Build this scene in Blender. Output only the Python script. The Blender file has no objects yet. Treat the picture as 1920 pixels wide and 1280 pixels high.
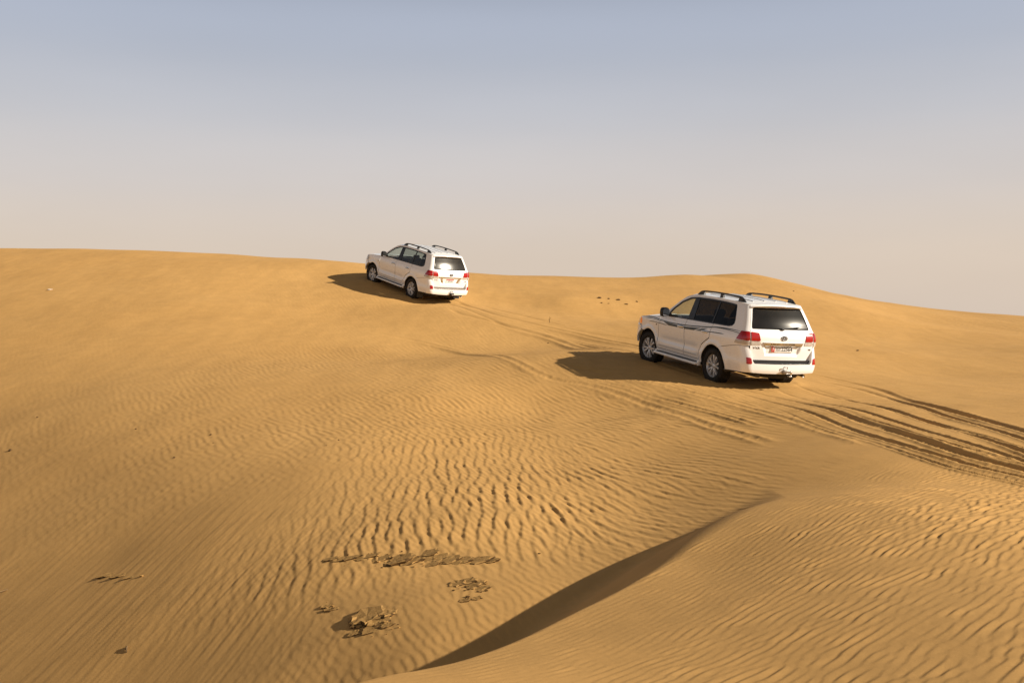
import bpy, bmesh, math, random
import numpy as np
from mathutils import Vector, Matrix
from mathutils.geometry import delaunay_2d_cdt
rng = np.random.default_rng(7)
random.seed(7)
S = bpy.context.scene
COL = S.collection
# ------------------------------------------------------------------ camera
FPX, PITCH, CAMZ = 1867.0, math.radians(1.228), 1.6
cam = bpy.data.cameras.new('camera')
cam.lens = 36 * FPX / 1920; cam.sensor_width = 36; cam.clip_end = 20000; cam.clip_start = .05
co = bpy.data.objects.new('camera', cam); COL.objects.link(co)
co.location = (0, 0, CAMZ); co.rotation_euler = (math.pi/2 - PITCH, 0, 0)
S.camera = co
# ------------------------------------------------------------------ sky and sun
SUN = Vector((1.66, -.50, .84)).normalized()
EL = math.asin(SUN.z); AZ = math.atan2(SUN.x, SUN.y)          # azimuth clockwise from +Y
w = bpy.data.worlds.new('World'); S.world = w; w.use_nodes = True
nt = w.node_tree; nt.nodes.clear()
def nd(t, ty, **k):
    n = t.nodes.new(ty)
    for a, b in k.items(): setattr(n, a, b)
    return n
def lk(t, a, b): t.links.new(a, b)
sky = nd(nt, 'ShaderNodeTexSky', sky_type='NISHITA', sun_disc=False)
sky.sun_elevation = EL; sky.sun_rotation = AZ; sky.altitude = 0
sky.air_density = 1.3; sky.dust_density = 3.0; sky.ozone_density = 1.6
bg = nd(nt, 'ShaderNodeBackground'); bg.inputs[1].default_value = .085
# dusty desert air: the same pale band all round the horizon
gm = nd(nt, 'ShaderNodeNewGeometry'); sx = nd(nt, 'ShaderNodeSeparateXYZ')
lk(nt, gm.outputs['Normal'], sx.inputs[0])
rp = nd(nt, 'ShaderNodeValToRGB')
rp.color_ramp.interpolation = 'CARDINAL'
ab = nd(nt, 'ShaderNodeMath', operation='ABSOLUTE'); lk(nt, sx.outputs['Z'], ab.inputs[0])
lk(nt, ab.outputs[0], rp.inputs[0])
SKYK = 1.07/.085
e = rp.color_ramp.elements
e[0].position = 0; e[0].color = (.50, .415, .345, 1)
e[1].position = 1; e[1].color = (.064, .056, .050, 1)
for p, c in ((.07, (.505, .425, .358)), (.12, (.475, .425, .395)), (.18, (.415, .402, .413)), (.24, (.345, .360, .408)), (.30, (.285, .312, .378)), (.42, (.165, .176, .20)), (.6, (.093, .088, .088))):
    q = e.new(p); q.color = (*c, 1)
sc = nd(nt, 'ShaderNodeVectorMath', operation='SCALE'); sc.inputs[3].default_value = SKYK
lk(nt, rp.outputs[0], sc.inputs[0])
mx = nd(nt, 'ShaderNodeMix', data_type='RGBA'); mx.inputs[0].default_value = .92
tn = nd(nt, 'ShaderNodeTexNoise'); tn.inputs['Scale'].default_value = 2.2; tn.inputs['Detail'].default_value = 5; tn.inputs['Roughness'].default_value = .5
mpw = nd(nt, 'ShaderNodeMapping'); mpw.inputs[3].default_value = (1, 1, 4.5); lk(nt, gm.outputs['Normal'], mpw.inputs[0]); lk(nt, mpw.outputs[0], tn.inputs['Vector'])
mr = nd(nt, 'ShaderNodeMapRange'); mr.inputs[1].default_value = .25; mr.inputs[2].default_value = .75; mr.inputs[3].default_value = .965; mr.inputs[4].default_value = 1.035; lk(nt, tn.outputs[0], mr.inputs[0])
ml = nd(nt, 'ShaderNodeMath', operation='MULTIPLY'); ml.inputs[1].default_value = SKYK; lk(nt, mr.outputs[0], ml.inputs[0]); lk(nt, ml.outputs[0], sc.inputs[3])
lk(nt, sky.outputs[0], mx.inputs[6]); lk(nt, sc.outputs[0], mx.inputs[7])
lk(nt, mx.outputs[2], bg.inputs[0])
lk(nt, bg.outputs[0], nd(nt, 'ShaderNodeOutputWorld').inputs[0])
sl = bpy.data.lights.new('sun', 'SUN'); sl.energy = 5.0; sl.angle = math.radians(.55); sl.color = (1, .90, .76)
so = bpy.data.objects.new('sun', sl); COL.objects.link(so)
so.rotation_euler = (-SUN).to_track_quat('-Z', 'Y').to_euler()
vs = S.view_settings; vs.view_transform = 'Standard'; vs.look = 'None'; vs.exposure = 0.43; vs.gamma = 1
# ------------------------------------------------------------------ pixel helpers (photograph measured at 1920 x 1280)
cp, sp = math.cos(PITCH), math.sin(PITCH)
CM = np.array([[1, 0, 0], [0, -sp, cp], [0, -cp, -sp]])        # columns: camera right, down, forward in the world
def c2w(v): return CM @ np.asarray(v, float)
def pix(px, py, Y):                                             # the point at depth Y on that line of sight, heights relative to the eye
    d = c2w(((px-960)/FPX, (py-640)/FPX, 1)); return d * (Y/d[1])
# ------------------------------------------------------------------ where the two cars stand (rear axle on the sand)
def pose(w_, t_):
    th = np.linalg.norm(w_); k = np.array(w_)/th
    K = np.array([[0, -k[2], k[1]], [k[2], 0, -k[0]], [-k[1], k[0], 0]])
    R0 = np.array([[-.31, -.95, 0], [0, 0, -1], [.95, -.31, 0]])
    R = (np.eye(3)+math.sin(th)*K+(1-math.cos(th))*K@K) @ R0
    R = CM @ R
    x = R[:, 0]/np.linalg.norm(R[:, 0]); z = R[:, 2]-x*(R[:, 2]@x); z /= np.linalg.norm(z)
    R = np.c_[x, np.cross(z, x), z]
    return R, c2w(t_)
CAR = {'near': pose((0.1194, -0.0518, 0.0641), (5.1164, 0.917, 21.6445)),
       'far': pose((0.2146, -0.3569, 0.1144), (-3.0623, -1.5782, 37.3852))}
# ------------------------------------------------------------------ the dunes
CP = []
def P(px, py, Y): CP.append(pix(px, py, Y))
# the slope and hollow left of the cars: distance of each (row, column) node of the photograph
COLS = (-450, -150, 0, 200, 400, 600, 800, 1000, 1200)
for row, *ys in [[500, 46.72, 43.47, 41.86, 40.55, 40.43, 41.85, 44.16, 46.46, 48.56],
    [530, 44.22, 40.62, 39.12, 37.75, 37.58, 38.71, 40.56, 42.35, 43.68],
    [575, 40.54, 37.07, 35.41, 34.06, 33.86, 34.67, 36.0, 37.68, 38.42],
    [650, 35.34, 32.15, 30.66, 29.17, 28.58, 28.89, 29.46, 29.17, 29.94],
    [750, 29.83, 27.14, 25.39, 23.04, 21.41, 20.47, 19.87, 20.37, 21.27],
    [870, 24.99, 21.92, 20.09, 17.7, 15.83, 14.57, 14.32, 14.39, 14.23],
    [960, 21.72, 18.54, 16.91, 14.91, 13.2, 12.02, 11.32, 11.17, 11.32],
    [1050, 18.68, 15.76, 14.38, 12.76, 11.39, 10.35, 9.9, 9.62, 9.11],
    [1130, 16.31, 13.74, 12.58, 11.25, 10.16, 9.33, 8.64, 8.35, 8.0],
    [1220, 14.05, 11.89, 10.96, 9.91, 9.1, 8.28, 7.72, 7.39, 7.2],
    [1300, 12.37, 10.56, 9.8, 9.02, 8.22, 7.6, 7.0, 6.7, 6.5]]:
    for c, Y in zip(COLS, ys):
        if (c >= 1000 and row >= 1130) or (c == 800 and row == 1300) or (c == 1200 and row in (650, 750, 575)) or (c >= 800 and row < 570): continue
        P(c, row, Y)
for px, py, Y in ((600, 489.5, 44.5), (400, 479.5, 43.5), (200, 474, 44), (0, 473.5, 45.5), (-150, 473.5, 47), (-450, 475, 50)): P(px, py, Y)
for row in (  # (column, [(row, distance), ...])
    (1000, [(620, 31.5)]), (1200, [(760, 19.2)]),
    (1060, [(560, 38.5), (530, 44), (517.5, 48.5)]), (930, [(600, 33), (540, 41), (516, 46)]),
    (1200, [(600, 36), (540, 43), (518.5, 48.5)]),
    (1290, [(514, 48.5)]), (1400, [(529, 47)]), (1520, [(552, 45)]), (1620, [(585, 41)]),
    (1300, [(600, 34), (560, 40)]), (1480, [(620, 34)]),
    (1700, [(860, 11.5), (780, 16), (700, 26), (640, 35), (600, 43), (574, 52)]),
    (1920, [(880, 10.8), (750, 18.5), (650, 33), (612, 43), (595, 52)]),
    (2300, [(880, 10.8), (750, 18.5), (650, 33), (625, 52)]),
    (1403, [(516.5, 63)]), (1330, [(520, 63)]), (1458, [(525, 63)]), (1530, [(542, 62)]), (1600, [(559, 61)]),
    (1480, [(850, 12.8), (780, 16.4)]),
): [P(row[0], a, b) for a, b in row[1]]
for px, py, Y in ((0, 500, 58), (400, 505, 56), (700, 520, 54), (-450, 500, 62), (930, 530, 56), (1200, 530, 54), (1403, 535, 55), (1403, 545, 78), (1700, 600, 72), (1920, 612, 72), (2300, 640, 80), (800, 560, 75), (0, 560, 85), (-600, 560, 85)): P(px, py, Y)
for nm in CAR:
    R, t = CAR[nm]
    for x in ((-1.6, 0, 2.85, 4.2) if nm == 'near' else (-1.2, 0, 1.5, 2.85)):
        for y in ((-.9, .9) if nm == 'far' else (-1.1, .9, 2.4)): CP.append(R @ np.array([x, y, .045]) + t)
CP += [pix(690, 507, 42), pix(740, 512, 42.5), pix(860, 516, 44)]
# the small dune the photographer stands on: a crest with a slip face on its left
C0 = np.array([-.68, 4.3]); CD = np.array([.525, .851]); CN = np.array([-.851, .525])
CPOLY = np.polyfit([-2, 0, .782, 1.61, 2.485, 3.486, 5.55, 6.68, 9], [-.07, 0, .028, .05, -.02, -.11, -.06, .02, .25], 4)
def crest_sd(x, y):
    s = (x-C0[0])*CD[0]+(y-C0[1])*CD[1]; d = (x-C0[0])*CN[0]+(y-C0[1])*CN[1]
    return s, d - np.polyval(CPOLY, np.clip(s, -2.5, 9.))
def sstep(a, b, x):
    t = np.clip((x-a)/(b-a), 0, 1); return t*t*(3-2*t)
def crest_h(s): return (.82-.05*(1-sstep(-.8, 2.5, s)))*(1-sstep(1.6, 7.8, s))
for px, py, Y in ((665, 1285, 4.3), (850, 1243, 4.98), (1000, 1182, 5.70), (1150, 1115, 6.4), (1287, 1050, 7.2), (1430, 945, 9.0), (1920, 1280, 3.74), (1500, 1280, 4.08), (1100, 1280, 4.38), (1900, 1000, 6.65), (1600, 1000, 7.0), (1650, 920, 9.2), (2400, 1100, 5.6)):
    p = pix(px, py, Y); s, d = crest_sd(p[0], p[1]); p[2] -= crest_h(s); CP.append(p)
for x, y, z in ((0, 0, -1.6), (4, -1, -1.3), (-2, -4, -1.5), (6, -8, -1.5), (10, 2, -1.6)):
    s, d = crest_sd(x, y); CP.append(np.array([x, y, z-crest_h(s)]))
CP += [np.array(v, float) for v in ((-8, 2, -4.8), (-14, -6, -5.5), (-24, 10, -5.0), (-50, 30, -2), (40, 20, -1.8), (50, -20, -2.5), (0, -40, -2.5), (-40, -30, -4), (-60, 60, 0), (60, 60, -1), (0, 90, -2), (-90, 20, -3), (90, 20, -3))]
CP = np.array(CP)
def tps_fit(p, lam=.02):
    n = len(p); r2 = ((p[:, None, :2]-p[None, :, :2])**2).sum(-1)
    K = .5*r2*np.log(r2+1e-9) + lam*np.eye(n)
    A = np.zeros((n+3, n+3)); A[:n, :n] = K; A[:n, n] = 1; A[:n, n+1:] = p[:, :2]; A[n, :n] = 1; A[n+1:, :n] = p[:, :2].T
    return np.linalg.solve(A, np.r_[p[:, 2], 0, 0, 0])
TW = tps_fit(CP)
def tps(x, y):
    x = np.asarray(x, float); o = TW[-3]+TW[-2]*x+TW[-1]*y
    for i in range(len(CP)):
        r2 = (x-CP[i, 0])**2+(y-CP[i, 1])**2
        o += TW[i]*.5*r2*np.log(r2+1e-9)
    return o
def base(x, y):                                                 # smooth dune height relative to the eye
    r = np.hypot(x, y)
    z = tps(x, y)
    f = sstep(70, 130, r)
    z = z*(1-f) + f*(-5 + 1.2*np.sin(x*.013+1)*np.cos(y*.011) - 6*sstep(130, 500, r))
    s, d = crest_sd(x, y); h = crest_h(s)*(1-sstep(14, 26, r))
    dl = np.maximum(d, 0)
    e_ = .05+.75*sstep(2.6, 6.5, s)                              # the crest is sharp near us and fades into the slope
    slip = h - .64*(np.sqrt(dl*dl+e_*e_)-e_)
    k = .10
    q = np.clip(.5+.5*slip/k, 0, 1)
    left = slip*q + k*q*(1-q)
    return z + np.where(d > 0, np.minimum(left, h), h)
def hit(px, py, y0=3.):                                         # where that line of sight meets the dunes
    d = c2w(((px-960)/FPX, (py-640)/FPX, 1)); d = d/d[1]
    Y = np.arange(y0, 75, .02)
    g = base(d[0]*Y, Y) - d[2]*Y
    i = int(np.argmax(g > 0)); i = i if g[i] > 0 else len(Y)-1
    return np.array([d[0]*Y[i], Y[i], d[2]*Y[i]])
# ---- wind ripples: narrow-band noise, its phase bent into a steep lee side
def band(N, L, lam, sk, sa, seed):
    g = np.random.default_rng(seed)
    n = g.normal(size=(N, N))+1j*g.normal(size=(N, N))
    k = np.fft.fftfreq(N, L/N)*2*np.pi
    kx, ky = np.meshgrid(k, k)                                  # [row = y, column = x]
    kk = np.hypot(kx, ky); an = np.arctan2(ky, kx); k0 = 2*np.pi/lam
    H = np.exp(-.5*((kk-k0)/(k0*sk))**2-.5*(an/sa)**2)
    c = np.fft.ifft2(np.fft.fft2(n)*H)
    return (c/np.sqrt(np.mean(abs(c)**2))).astype(np.complex64), L
def samp(f, x, y):
    c, L = f; N = c.shape[0]
    u = (x/L % 1)*N; v = (y/L % 1)*N
    i = np.floor(u).astype(np.int32); j = np.floor(v).astype(np.int32); a = (u-i).astype(np.float32); b = (v-j).astype(np.float32)
    i %= N; j %= N; i1 = (i+1) % N; j1 = (j+1) % N
    return (c[j, i]*(1-a)+c[j, i1]*a)*(1-b)+(c[j1, i]*(1-a)+c[j1, i1]*a)*b
def ripple(f, x, y, ang, skew=.55, pw=.6, ox=0.):
    # ang: direction of the crest lines; the wave runs square to it, lee side to the left (-x)
    ca, sa = math.cos(ang-math.pi/2), math.sin(ang-math.pi/2)
    q = samp(f, x*ca+y*sa+ox, -x*sa+y*ca+ox*.7)
    ph = np.angle(q); am = np.minimum(np.abs(q), 1.5)**pw
    return am*(np.cos(ph)-.5*skew*np.sin(2*ph)-.13*np.cos(3*ph)), am
def vnoise(x, y, sc, seed):                                     # smooth value noise
    g = np.random.default_rng(seed).normal(size=(64, 64))
    u = x/sc; v = y/sc; i = np.floor(u).astype(int); j = np.floor(v).astype(int); a = u-i; b = v-j
    a = a*a*(3-2*a); b = b*b*(3-2*b); i %= 64; j %= 64; I = (i+1) % 64; J = (j+1) % 64
    return (g[j, i]*(1-a)+g[j, I]*a)*(1-b)+(g[J, i]*(1-a)+g[J, I]*a)*b
F_fore = band(1024, 9.5, .066, .17, .18, 1)
F_fore2 = band(512, 7.1, .085, .22, .24, 11)
F_mid = band(1024, 20, .15, .20, .17, 2)
F_mid2 = band(1024, 14, .085, .2, .26, 3)
F_fine = band(1024, 10.5, .075, .12, .09, 4)
F_left = band(1024, 23, .19, .25, .10, 5)
F_up = band(1024, 19, .14, .20, .22, 6)
# ---- wheel tracks: (half width, depth, berm, [(column, row) in the photograph ...])
TR = [
 (.10, .052, .022, [(1490, 692), (1631, 727), (1775, 768), (1920, 808), (2040, 842)]),
 (.06, .035, .014, [(1490, 702), (1640, 740), (1780, 781), (1920, 823), (2040, 862)]),
 (.065, .040, .014, [(1470, 714), (1620, 756), (1770, 800), (1920, 845), (2040, 885)]),
 (.05, .032, .012, [(1440, 722), (1600, 768), (1760, 815), (1920, 862), (2040, 902)]),
 (.10, .050, .020, [(1345, 714), (1500, 755), (1660, 803), (1800, 847), (1920, 880), (2040, 912)]),
 (.06, .035, .012, [(1350, 722), (1500, 768), (1660, 824), (1800, 864), (1920, 895), (2040, 926)]),
 (.035, .022, .008, [(1450, 764), (1600, 818), (1760, 868), (1920, 908), (2040, 938)]),
 (.04, .022, .008, [(1470, 722), (1560, 742), (1640, 762), (1740, 790), (1850, 818), (1960, 850)]),
 (.04, .022, .008, [(1430, 738), (1530, 758), (1640, 790), (1740, 820), (1850, 848), (1960, 874)]),
 (.12, .035, .012, [(700, 541), (772, 556), (851, 564), (929, 589), (1023, 612), (1101, 630), (1195, 648), (1270, 672)]),
 (.12, .035, .012, [(839, 577), (867, 590), (961, 613), (1054, 639), (1117, 655), (1215, 676), (1330, 712)]),
 (.08, .024, .010, [(830, 563), (900, 590), (976, 620), (1080, 640), (1200, 662), (1337, 700)]),
 (.08, .022, .010, [(900, 572), (1039, 606), (1132, 624), (1200, 634), (1330, 660)]),
 (.09, .014, .009, [(700, 622), (850, 655), (1000, 694), (1100, 722), (1192, 752), (1270, 776), (1335, 797), (1400, 816), (1460, 832)]),
 (.07, .011, .008, [(1030, 678), (1144, 704), (1287, 733), (1431, 771), (1560, 812), (1642, 838)]),
 (.05, .012, .010, [(1060, 700), (1180, 728), (1330, 770), (1440, 800)]),
]
def spline(pts, n):
    p = np.array(pts); p = np.vstack([2*p[0]-p[1], p, 2*p[-1]-p[-2]]); o = []
    for i in range(1, len(p)-2):
        for t in np.linspace(0, 1, n, endpoint=False):
            a, b, c, d = p[i-1:i+3]
            o.append(.5*((2*b)+(c-a)*t+(2*a-5*b+4*c-d)*t*t+(3*b-a-3*c+d)*t**3))
    return np.array(o+[p[-2]])
TRW = []
for hw, dp, bm_, pts in TR:
    wp = np.array([hit(*q)[:2] for q in pts])
    if pts[-1][0] > 1950:                                       # the tracks run on past the right edge of the picture
        v_ = wp[-1]-wp[-2]; v_ = v_/np.hypot(*v_); wp = np.vstack([wp, wp[-1]+v_*6+[.5, 0], wp[-1]+v_*14+[2.5, 0]])
    TRW.append((hw, dp, bm_, spline(wp, 8)))
def near_line(x, y, L, rad):
    best = np.full(x.shape, 1e9); side = np.zeros(x.shape); arc = np.zeros(x.shape); acc = 0
    for a, b in zip(L[:-1], L[1:]):
        m = (x > min(a[0], b[0])-rad) & (x < max(a[0], b[0])+rad) & (y > min(a[1], b[1])-rad) & (y < max(a[1], b[1])+rad)
        ab_ = b-a; l = np.hypot(*ab_)
        if l < 1e-6: continue
        idx = np.nonzero(m)[0]
        if len(idx):
            qx = x[idx]-a[0]; qy = y[idx]-a[1]
            t = np.clip((qx*ab_[0]+qy*ab_[1])/l**2, 0, 1)
            dd = np.hypot(qx-t*ab_[0], qy-t*ab_[1]); k = dd < best[idx]; ii = idx[k]
            best[ii] = dd[k]; arc[ii] = acc+t[k]*l; side[ii] = np.sign(ab_[0]*qy[k]-ab_[1]*qx[k])
        acc += l
    return best, side, arc, acc
WHEELS = [tuple((R_ @ np.array([wx, wy, 0]) + t_)[:2]) for R_, t_ in CAR.values() for wx in (0, 2.85) for wy in (-.82, .82)]
def relief(x, y):
    s, d = crest_sd(x, y); r = np.hypot(x, y)
    az = x/np.maximum(y, .5)
    fore = np.where((y > -3), 1-sstep(-.05, .10, d), 0.)*(1-sstep(5.5, 8.5, s+.35*np.abs(d)*0))
    dx = -d                                                     # distance to the right of the crest
    fore = np.where(d > .05, 0, 1.)*(1-sstep(10.2, 11.8, y-.25*(x-4)))
    onslip = ((d > 0) & (d < 1.7*crest_h(s)+.15)).astype(float)
    soft = sstep(.0, 1.4, dx)
    patch = sstep(-.5, .9, vnoise(x, y, 1.1, 21)+.55*sstep(2, 5, dx)+.1)
    a1, m1 = ripple(F_fore, x, y, math.radians(47), .75, .9)
    a2, m2 = ripple(F_fore2, x, y, math.radians(53), .85, 1.3)
    dash = .70+.32*np.tanh(1.6*vnoise(x*.73-y*.68, (x*.68+y*.73)*.6, .13, 91))
    h = fore*(.0017+.0017*soft)*a1*dash + fore*soft*patch*.0028*a2*(.5+.5*dash)
    h *= .6+.75*sstep(5, 7.5, y+.3*x-.6)
    # the hollow and the slope beyond
    onslip = onslip*sstep(.01, .2, crest_h(s))
    out = np.where(d > 0, 1.-onslip*.97, 1-fore)
    out *= np.where(d > 0, sstep(-.1, .5, d-1.5*crest_h(s)), 1)
    wob = .8*vnoise(x, y, 2.2, 31)
    xm = x+.25*vnoise(x, y, 1.6, 41)
    mid = np.exp(-.5*((xm-.35-.05*(y-12))/1.75)**2)*sstep(8.6, 10.6, y+.25*wob)*(1-sstep(14.5, 20, y+wob))
    mid = np.maximum(mid, np.exp(-.5*((xm-2.0)/1.1)**2)*.8*sstep(10.5, 12, y)*(1-sstep(13, 16, y+wob)))
    b1, n1 = ripple(F_mid, x, y, math.radians(95), .75, .6, 3.)
    b1r, n1r = ripple(F_mid, x, y, math.radians(110), .75, .6, 3.)
    k = sstep(-.3, 1.6, x); b1 = b1*(1-k)+b1r*k
    b2, n2 = ripple(F_mid2, x, y, math.radians(112), .5)
    h = h + out*mid*(0.0098*b1*(1-.45*sstep(1.0, 2.2, x))*(.75+.25*np.tanh(vnoise(x, y, .8, 51)))+.0030*b2)
    lf = sstep(.2, -2.5, x-.0*y)*(1-sstep(20, 27, y))
    c1, o1 = ripple(F_fine, x, y, math.radians(77), .5)
    c2, o2 = ripple(F_left, x, y, math.radians(78), .6, 1.)
    lfp = sstep(-.8, .8, vnoise(x, y, 2.5, 61))
    h = h + out*lf*(.0013*c1+(.0012+.0014*sstep(14, 9.5, y)*lfp)*c2*(1-.6*mid))*(.6+.4*sstep(8.5, 11, y))
    up = sstep(12.5, 16, y)*(1-sstep(45, 60, y))
    d1, p1 = ripple(F_up, x, y, math.radians(118), .5, .9)
    upp = .35+.65*sstep(-.9, .7, vnoise(x, y, 4.5, 71))
    h = h + out*up*(1-.8*mid)*.0062*d1*upp*(.5+.5*sstep(34, 20, y))*(1-.7*sstep(-4, -9, x+.12*(y-20)))
    low = sstep(11, 8, y)*sstep(-3.2, -.2, x)*out               # finer, rougher ripples on the valley floor
    h = h + low*(1-mid)*.0016*b2
    # soft unevenness
    h = h + .018*vnoise(x, y, 1.9, 81)*sstep(6, 12, r)+.05*vnoise(x, y, 7., 82)*sstep(14, 24, r)
    damp = np.ones_like(x); t_all = np.zeros_like(x)
    for i, (hw, dp, bm_, L) in enumerate(TRW):
        b, sd, arc, tot = near_line(x, y, L, hw*5)
        m = b < hw*5
        if not m.any(): continue
        bb = b[m]; aa = arc[m]; ss = sd[m]
        wv = .8+.14*np.sin(aa*.9+i)+.10*np.sin(aa*2.3+2*i)
        off = .3*hw*np.sin(aa*.7+i*1.3)+.10*hw*np.sin(aa*2.1+i)
        k_ = .75; q = (bb*ss-off)/(hw*k_)
        end = sstep(0, 1.2, aa)*sstep(0, 1.0, tot-aa)
        if i < 9: end = end*(.4+.6*sstep(0, .33*tot, aa))
        prof = -dp*np.exp(-np.abs(q)**3.2*.9)*wv + bm_*(np.exp(-((q-1.75)/.55)**2)+.8*np.exp(-((q+1.75)/.6)**2))*(.8+.2*np.sin(aa*1.1+i))
        tread = -.006*np.cos(aa*2*math.pi/.12)*np.exp(-(q/.8)**4)*(hw > .06)
        t_all[m] += (prof+tread)*end
        damp[m] = np.minimum(damp[m], 1-.9*np.exp(-(bb/(hw*2.2))**4)*end)
    crumb = (1-damp)*(.0032*vnoise(x, y, .09, 95)+.0026*vnoise(x, y, .045, 96))*(r < 30)
    for wx, wy in WHEELS:                                       # the tyres settle in and push a rim of sand up
        q2 = np.hypot(x-wx, y-wy); crumb = crumb+.035*np.exp(-(q2/.30)**2)+.02*np.exp(-((q2-.42)/.12)**2)
    return h*damp + t_all + crumb
# ---- one sheet from under our feet to the horizon
def knots(stops):
    o = [stops[0][0]]
    for (a, _), (b, n) in zip(stops[:-1], stops[1:]): o += list(np.linspace(a, b, n+1)[1:])
    return np.array(o)
angs = np.radians(knots([(-180, 0), (-60, 40), (-44, 30), (-31, 110), (31, 900), (44, 110), (60, 30), (180, 40)]))[:-1]
rad = np.concatenate([np.geomspace(.15, 3.2, 40)[:-1], np.geomspace(3.2, 66, 950)[:-1], np.geomspace(66, 140, 60)[:-1], np.geomspace(140, 9000, 40)])
na, nr = len(angs), len(rad)
A_, R_ = np.meshgrid(angs, rad)
gx = (R_*np.sin(A_)).ravel(); gy = (R_*np.cos(A_)).ravel()
def height(x, y):
    z = np.zeros_like(x)
    for i in range(0, len(x), 200000):
        a, b = x[i:i+200000], y[i:i+200000]; z[i:i+200000] = base(a, b)+relief(a, b)*(1-sstep(60, 90, np.hypot(a, b)))
    return z+CAMZ
gz = height(gx, gy)
def ground_at(x, y): return float(height(np.array([float(x)]), np.array([float(y)]))[0])
ii = np.arange(nr-1)[:, None]; jj = np.arange(na)[None, :]; j1 = (jj+1) % na
quads = np.stack([ii*na+jj, ii*na+j1, (ii+1)*na+j1, (ii+1)*na+jj], -1).reshape(-1, 4)[:, ::-1]
tri = np.stack([np.full(na, nr*na), np.arange(na), (np.arange(na)+1) % na], -1)[:, ::-1]
V = np.empty((nr*na+1, 3), np.float32); V[:-1, 0] = gx; V[:-1, 1] = gy; V[:-1, 2] = gz; V[-1] = (0, 0, gz[:na].mean())
me = bpy.data.meshes.new('sand_dunes')
me.vertices.add(len(V)); me.vertices.foreach_set('co', V.ravel())
nl = quads.size+tri.size
me.loops.add(nl); me.loops.foreach_set('vertex_index', np.concatenate([quads.ravel(), tri.ravel()]).astype(np.int32))
me.polygons.add(len(quads)+len(tri))
me.polygons.foreach_set('loop_start', np.concatenate([np.arange(len(quads))*4, quads.size+np.arange(len(tri))*3]).astype(np.int32))
me.polygons.foreach_set('use_smooth', np.ones(len(quads)+len(tri), bool))
me.update(); me.validate()
sand = bpy.data.objects.new('sand_dunes', me); COL.objects.link(sand); sand['kind'] = 'structure'
# ------------------------------------------------------------------ materials
def mat(name):
    m = bpy.data.materials.new(name); m.use_nodes = True; t = m.node_tree
    return m, t, t.nodes['Principled BSDF']
def setp(b, **k):
    for a, v in k.items():
        b.inputs[a.replace('_', ' ')].default_value = (*v, 1) if isinstance(v, tuple) else v
def noise(t, scale, detail=4, rough=.55, vec=None):
    n = nd(t, 'ShaderNodeTexNoise'); n.inputs['Scale'].default_value = scale; n.inputs['Detail'].default_value = detail; n.inputs['Roughness'].default_value = rough
    if vec is not None: lk(t, vec, n.inputs['Vector'])
    return n.outputs['Fac']
def ramp(t, fac, stops):
    r = nd(t, 'ShaderNodeValToRGB'); e = r.color_ramp.elements
    e[0].position, e[0].color = stops[0][0], (*stops[0][1], 1); e[1].position, e[1].color = stops[-1][0], (*stops[-1][1], 1)
    for p, c in stops[1:-1]: e.new(p).color = (*c, 1)
    lk(t, fac, r.inputs[0]); return r.outputs[0]
def mixc(t, f, a, b, mode='MIX'):
    m = nd(t, 'ShaderNodeMix', data_type='RGBA', blend_type=mode)
    for s, v in ((0, f), (6, a), (7, b)):
        if hasattr(v, 'is_linked'): lk(t, v, m.inputs[s])
        else: m.inputs[s].default_value = v if s == 0 else (*v, 1)
    return m.outputs[2]
def bump(t, b, h, strength, dist):
    n = nd(t, 'ShaderNodeBump'); n.inputs['Strength'].default_value = strength; n.inputs['Distance'].default_value = dist
    lk(t, h, n.inputs['Height']); lk(t, n.outputs[0], b.inputs['Normal'])
SANDC = ((.525, .302, .101), (.59, .347, .121))
def sand_material():
    m, t, b = mat('dune_sand')
    g = nd(t, 'ShaderNodeNewGeometry'); pos = g.outputs['Position']
    c1 = ramp(t, noise(t, .16, 5, .6, pos), [(.3, SANDC[0]), (.7, SANDC[1])])
    c2 = ramp(t, noise(t, 2.3, 6, .65, pos), [(.25, (.90, .90, .90)), (.75, (1.06, 1.05, 1.03))])
    c3 = ramp(t, noise(t, 330, 3, .7, pos), [(.25, (.72, .70, .67)), (.7, (1.2, 1.2, 1.22))])
    mp = nd(t, 'ShaderNodeMapping'); lk(t, pos, mp.inputs[0]); mp.inputs[2].default_value = (0, 0, .35); mp.inputs[3].default_value = (1.6, .28, 1)
    c4 = ramp(t, noise(t, 1.3, 7, .7, mp.outputs[0]), [(.3, (.92, .915, .905)), (.7, (1.05, 1.05, 1.055))])
    c = mixc(t, 1., mixc(t, 1., mixc(t, 1., c1, c2, 'MULTIPLY'), c4, 'MULTIPLY'), c3, 'MULTIPLY')
    lk(t, c, b.inputs['Base Color'])
    setp(b, Roughness=.92, Diffuse_Roughness=.05); b.inputs['Specular IOR Level'].default_value = .12
    h1 = noise(t, 260, 4, .75, pos); h2 = noise(t, 26, 5, .6, pos)
    a = nd(t, 'ShaderNodeMath', operation='MULTIPLY_ADD'); lk(t, h2, a.inputs[0]); a.inputs[1].default_value = 2.2; lk(t, h1, a.inputs[2])
    bump(t, b, a.outputs[0], .35, .0025)
    return m
me.materials.append(sand_material())
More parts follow.
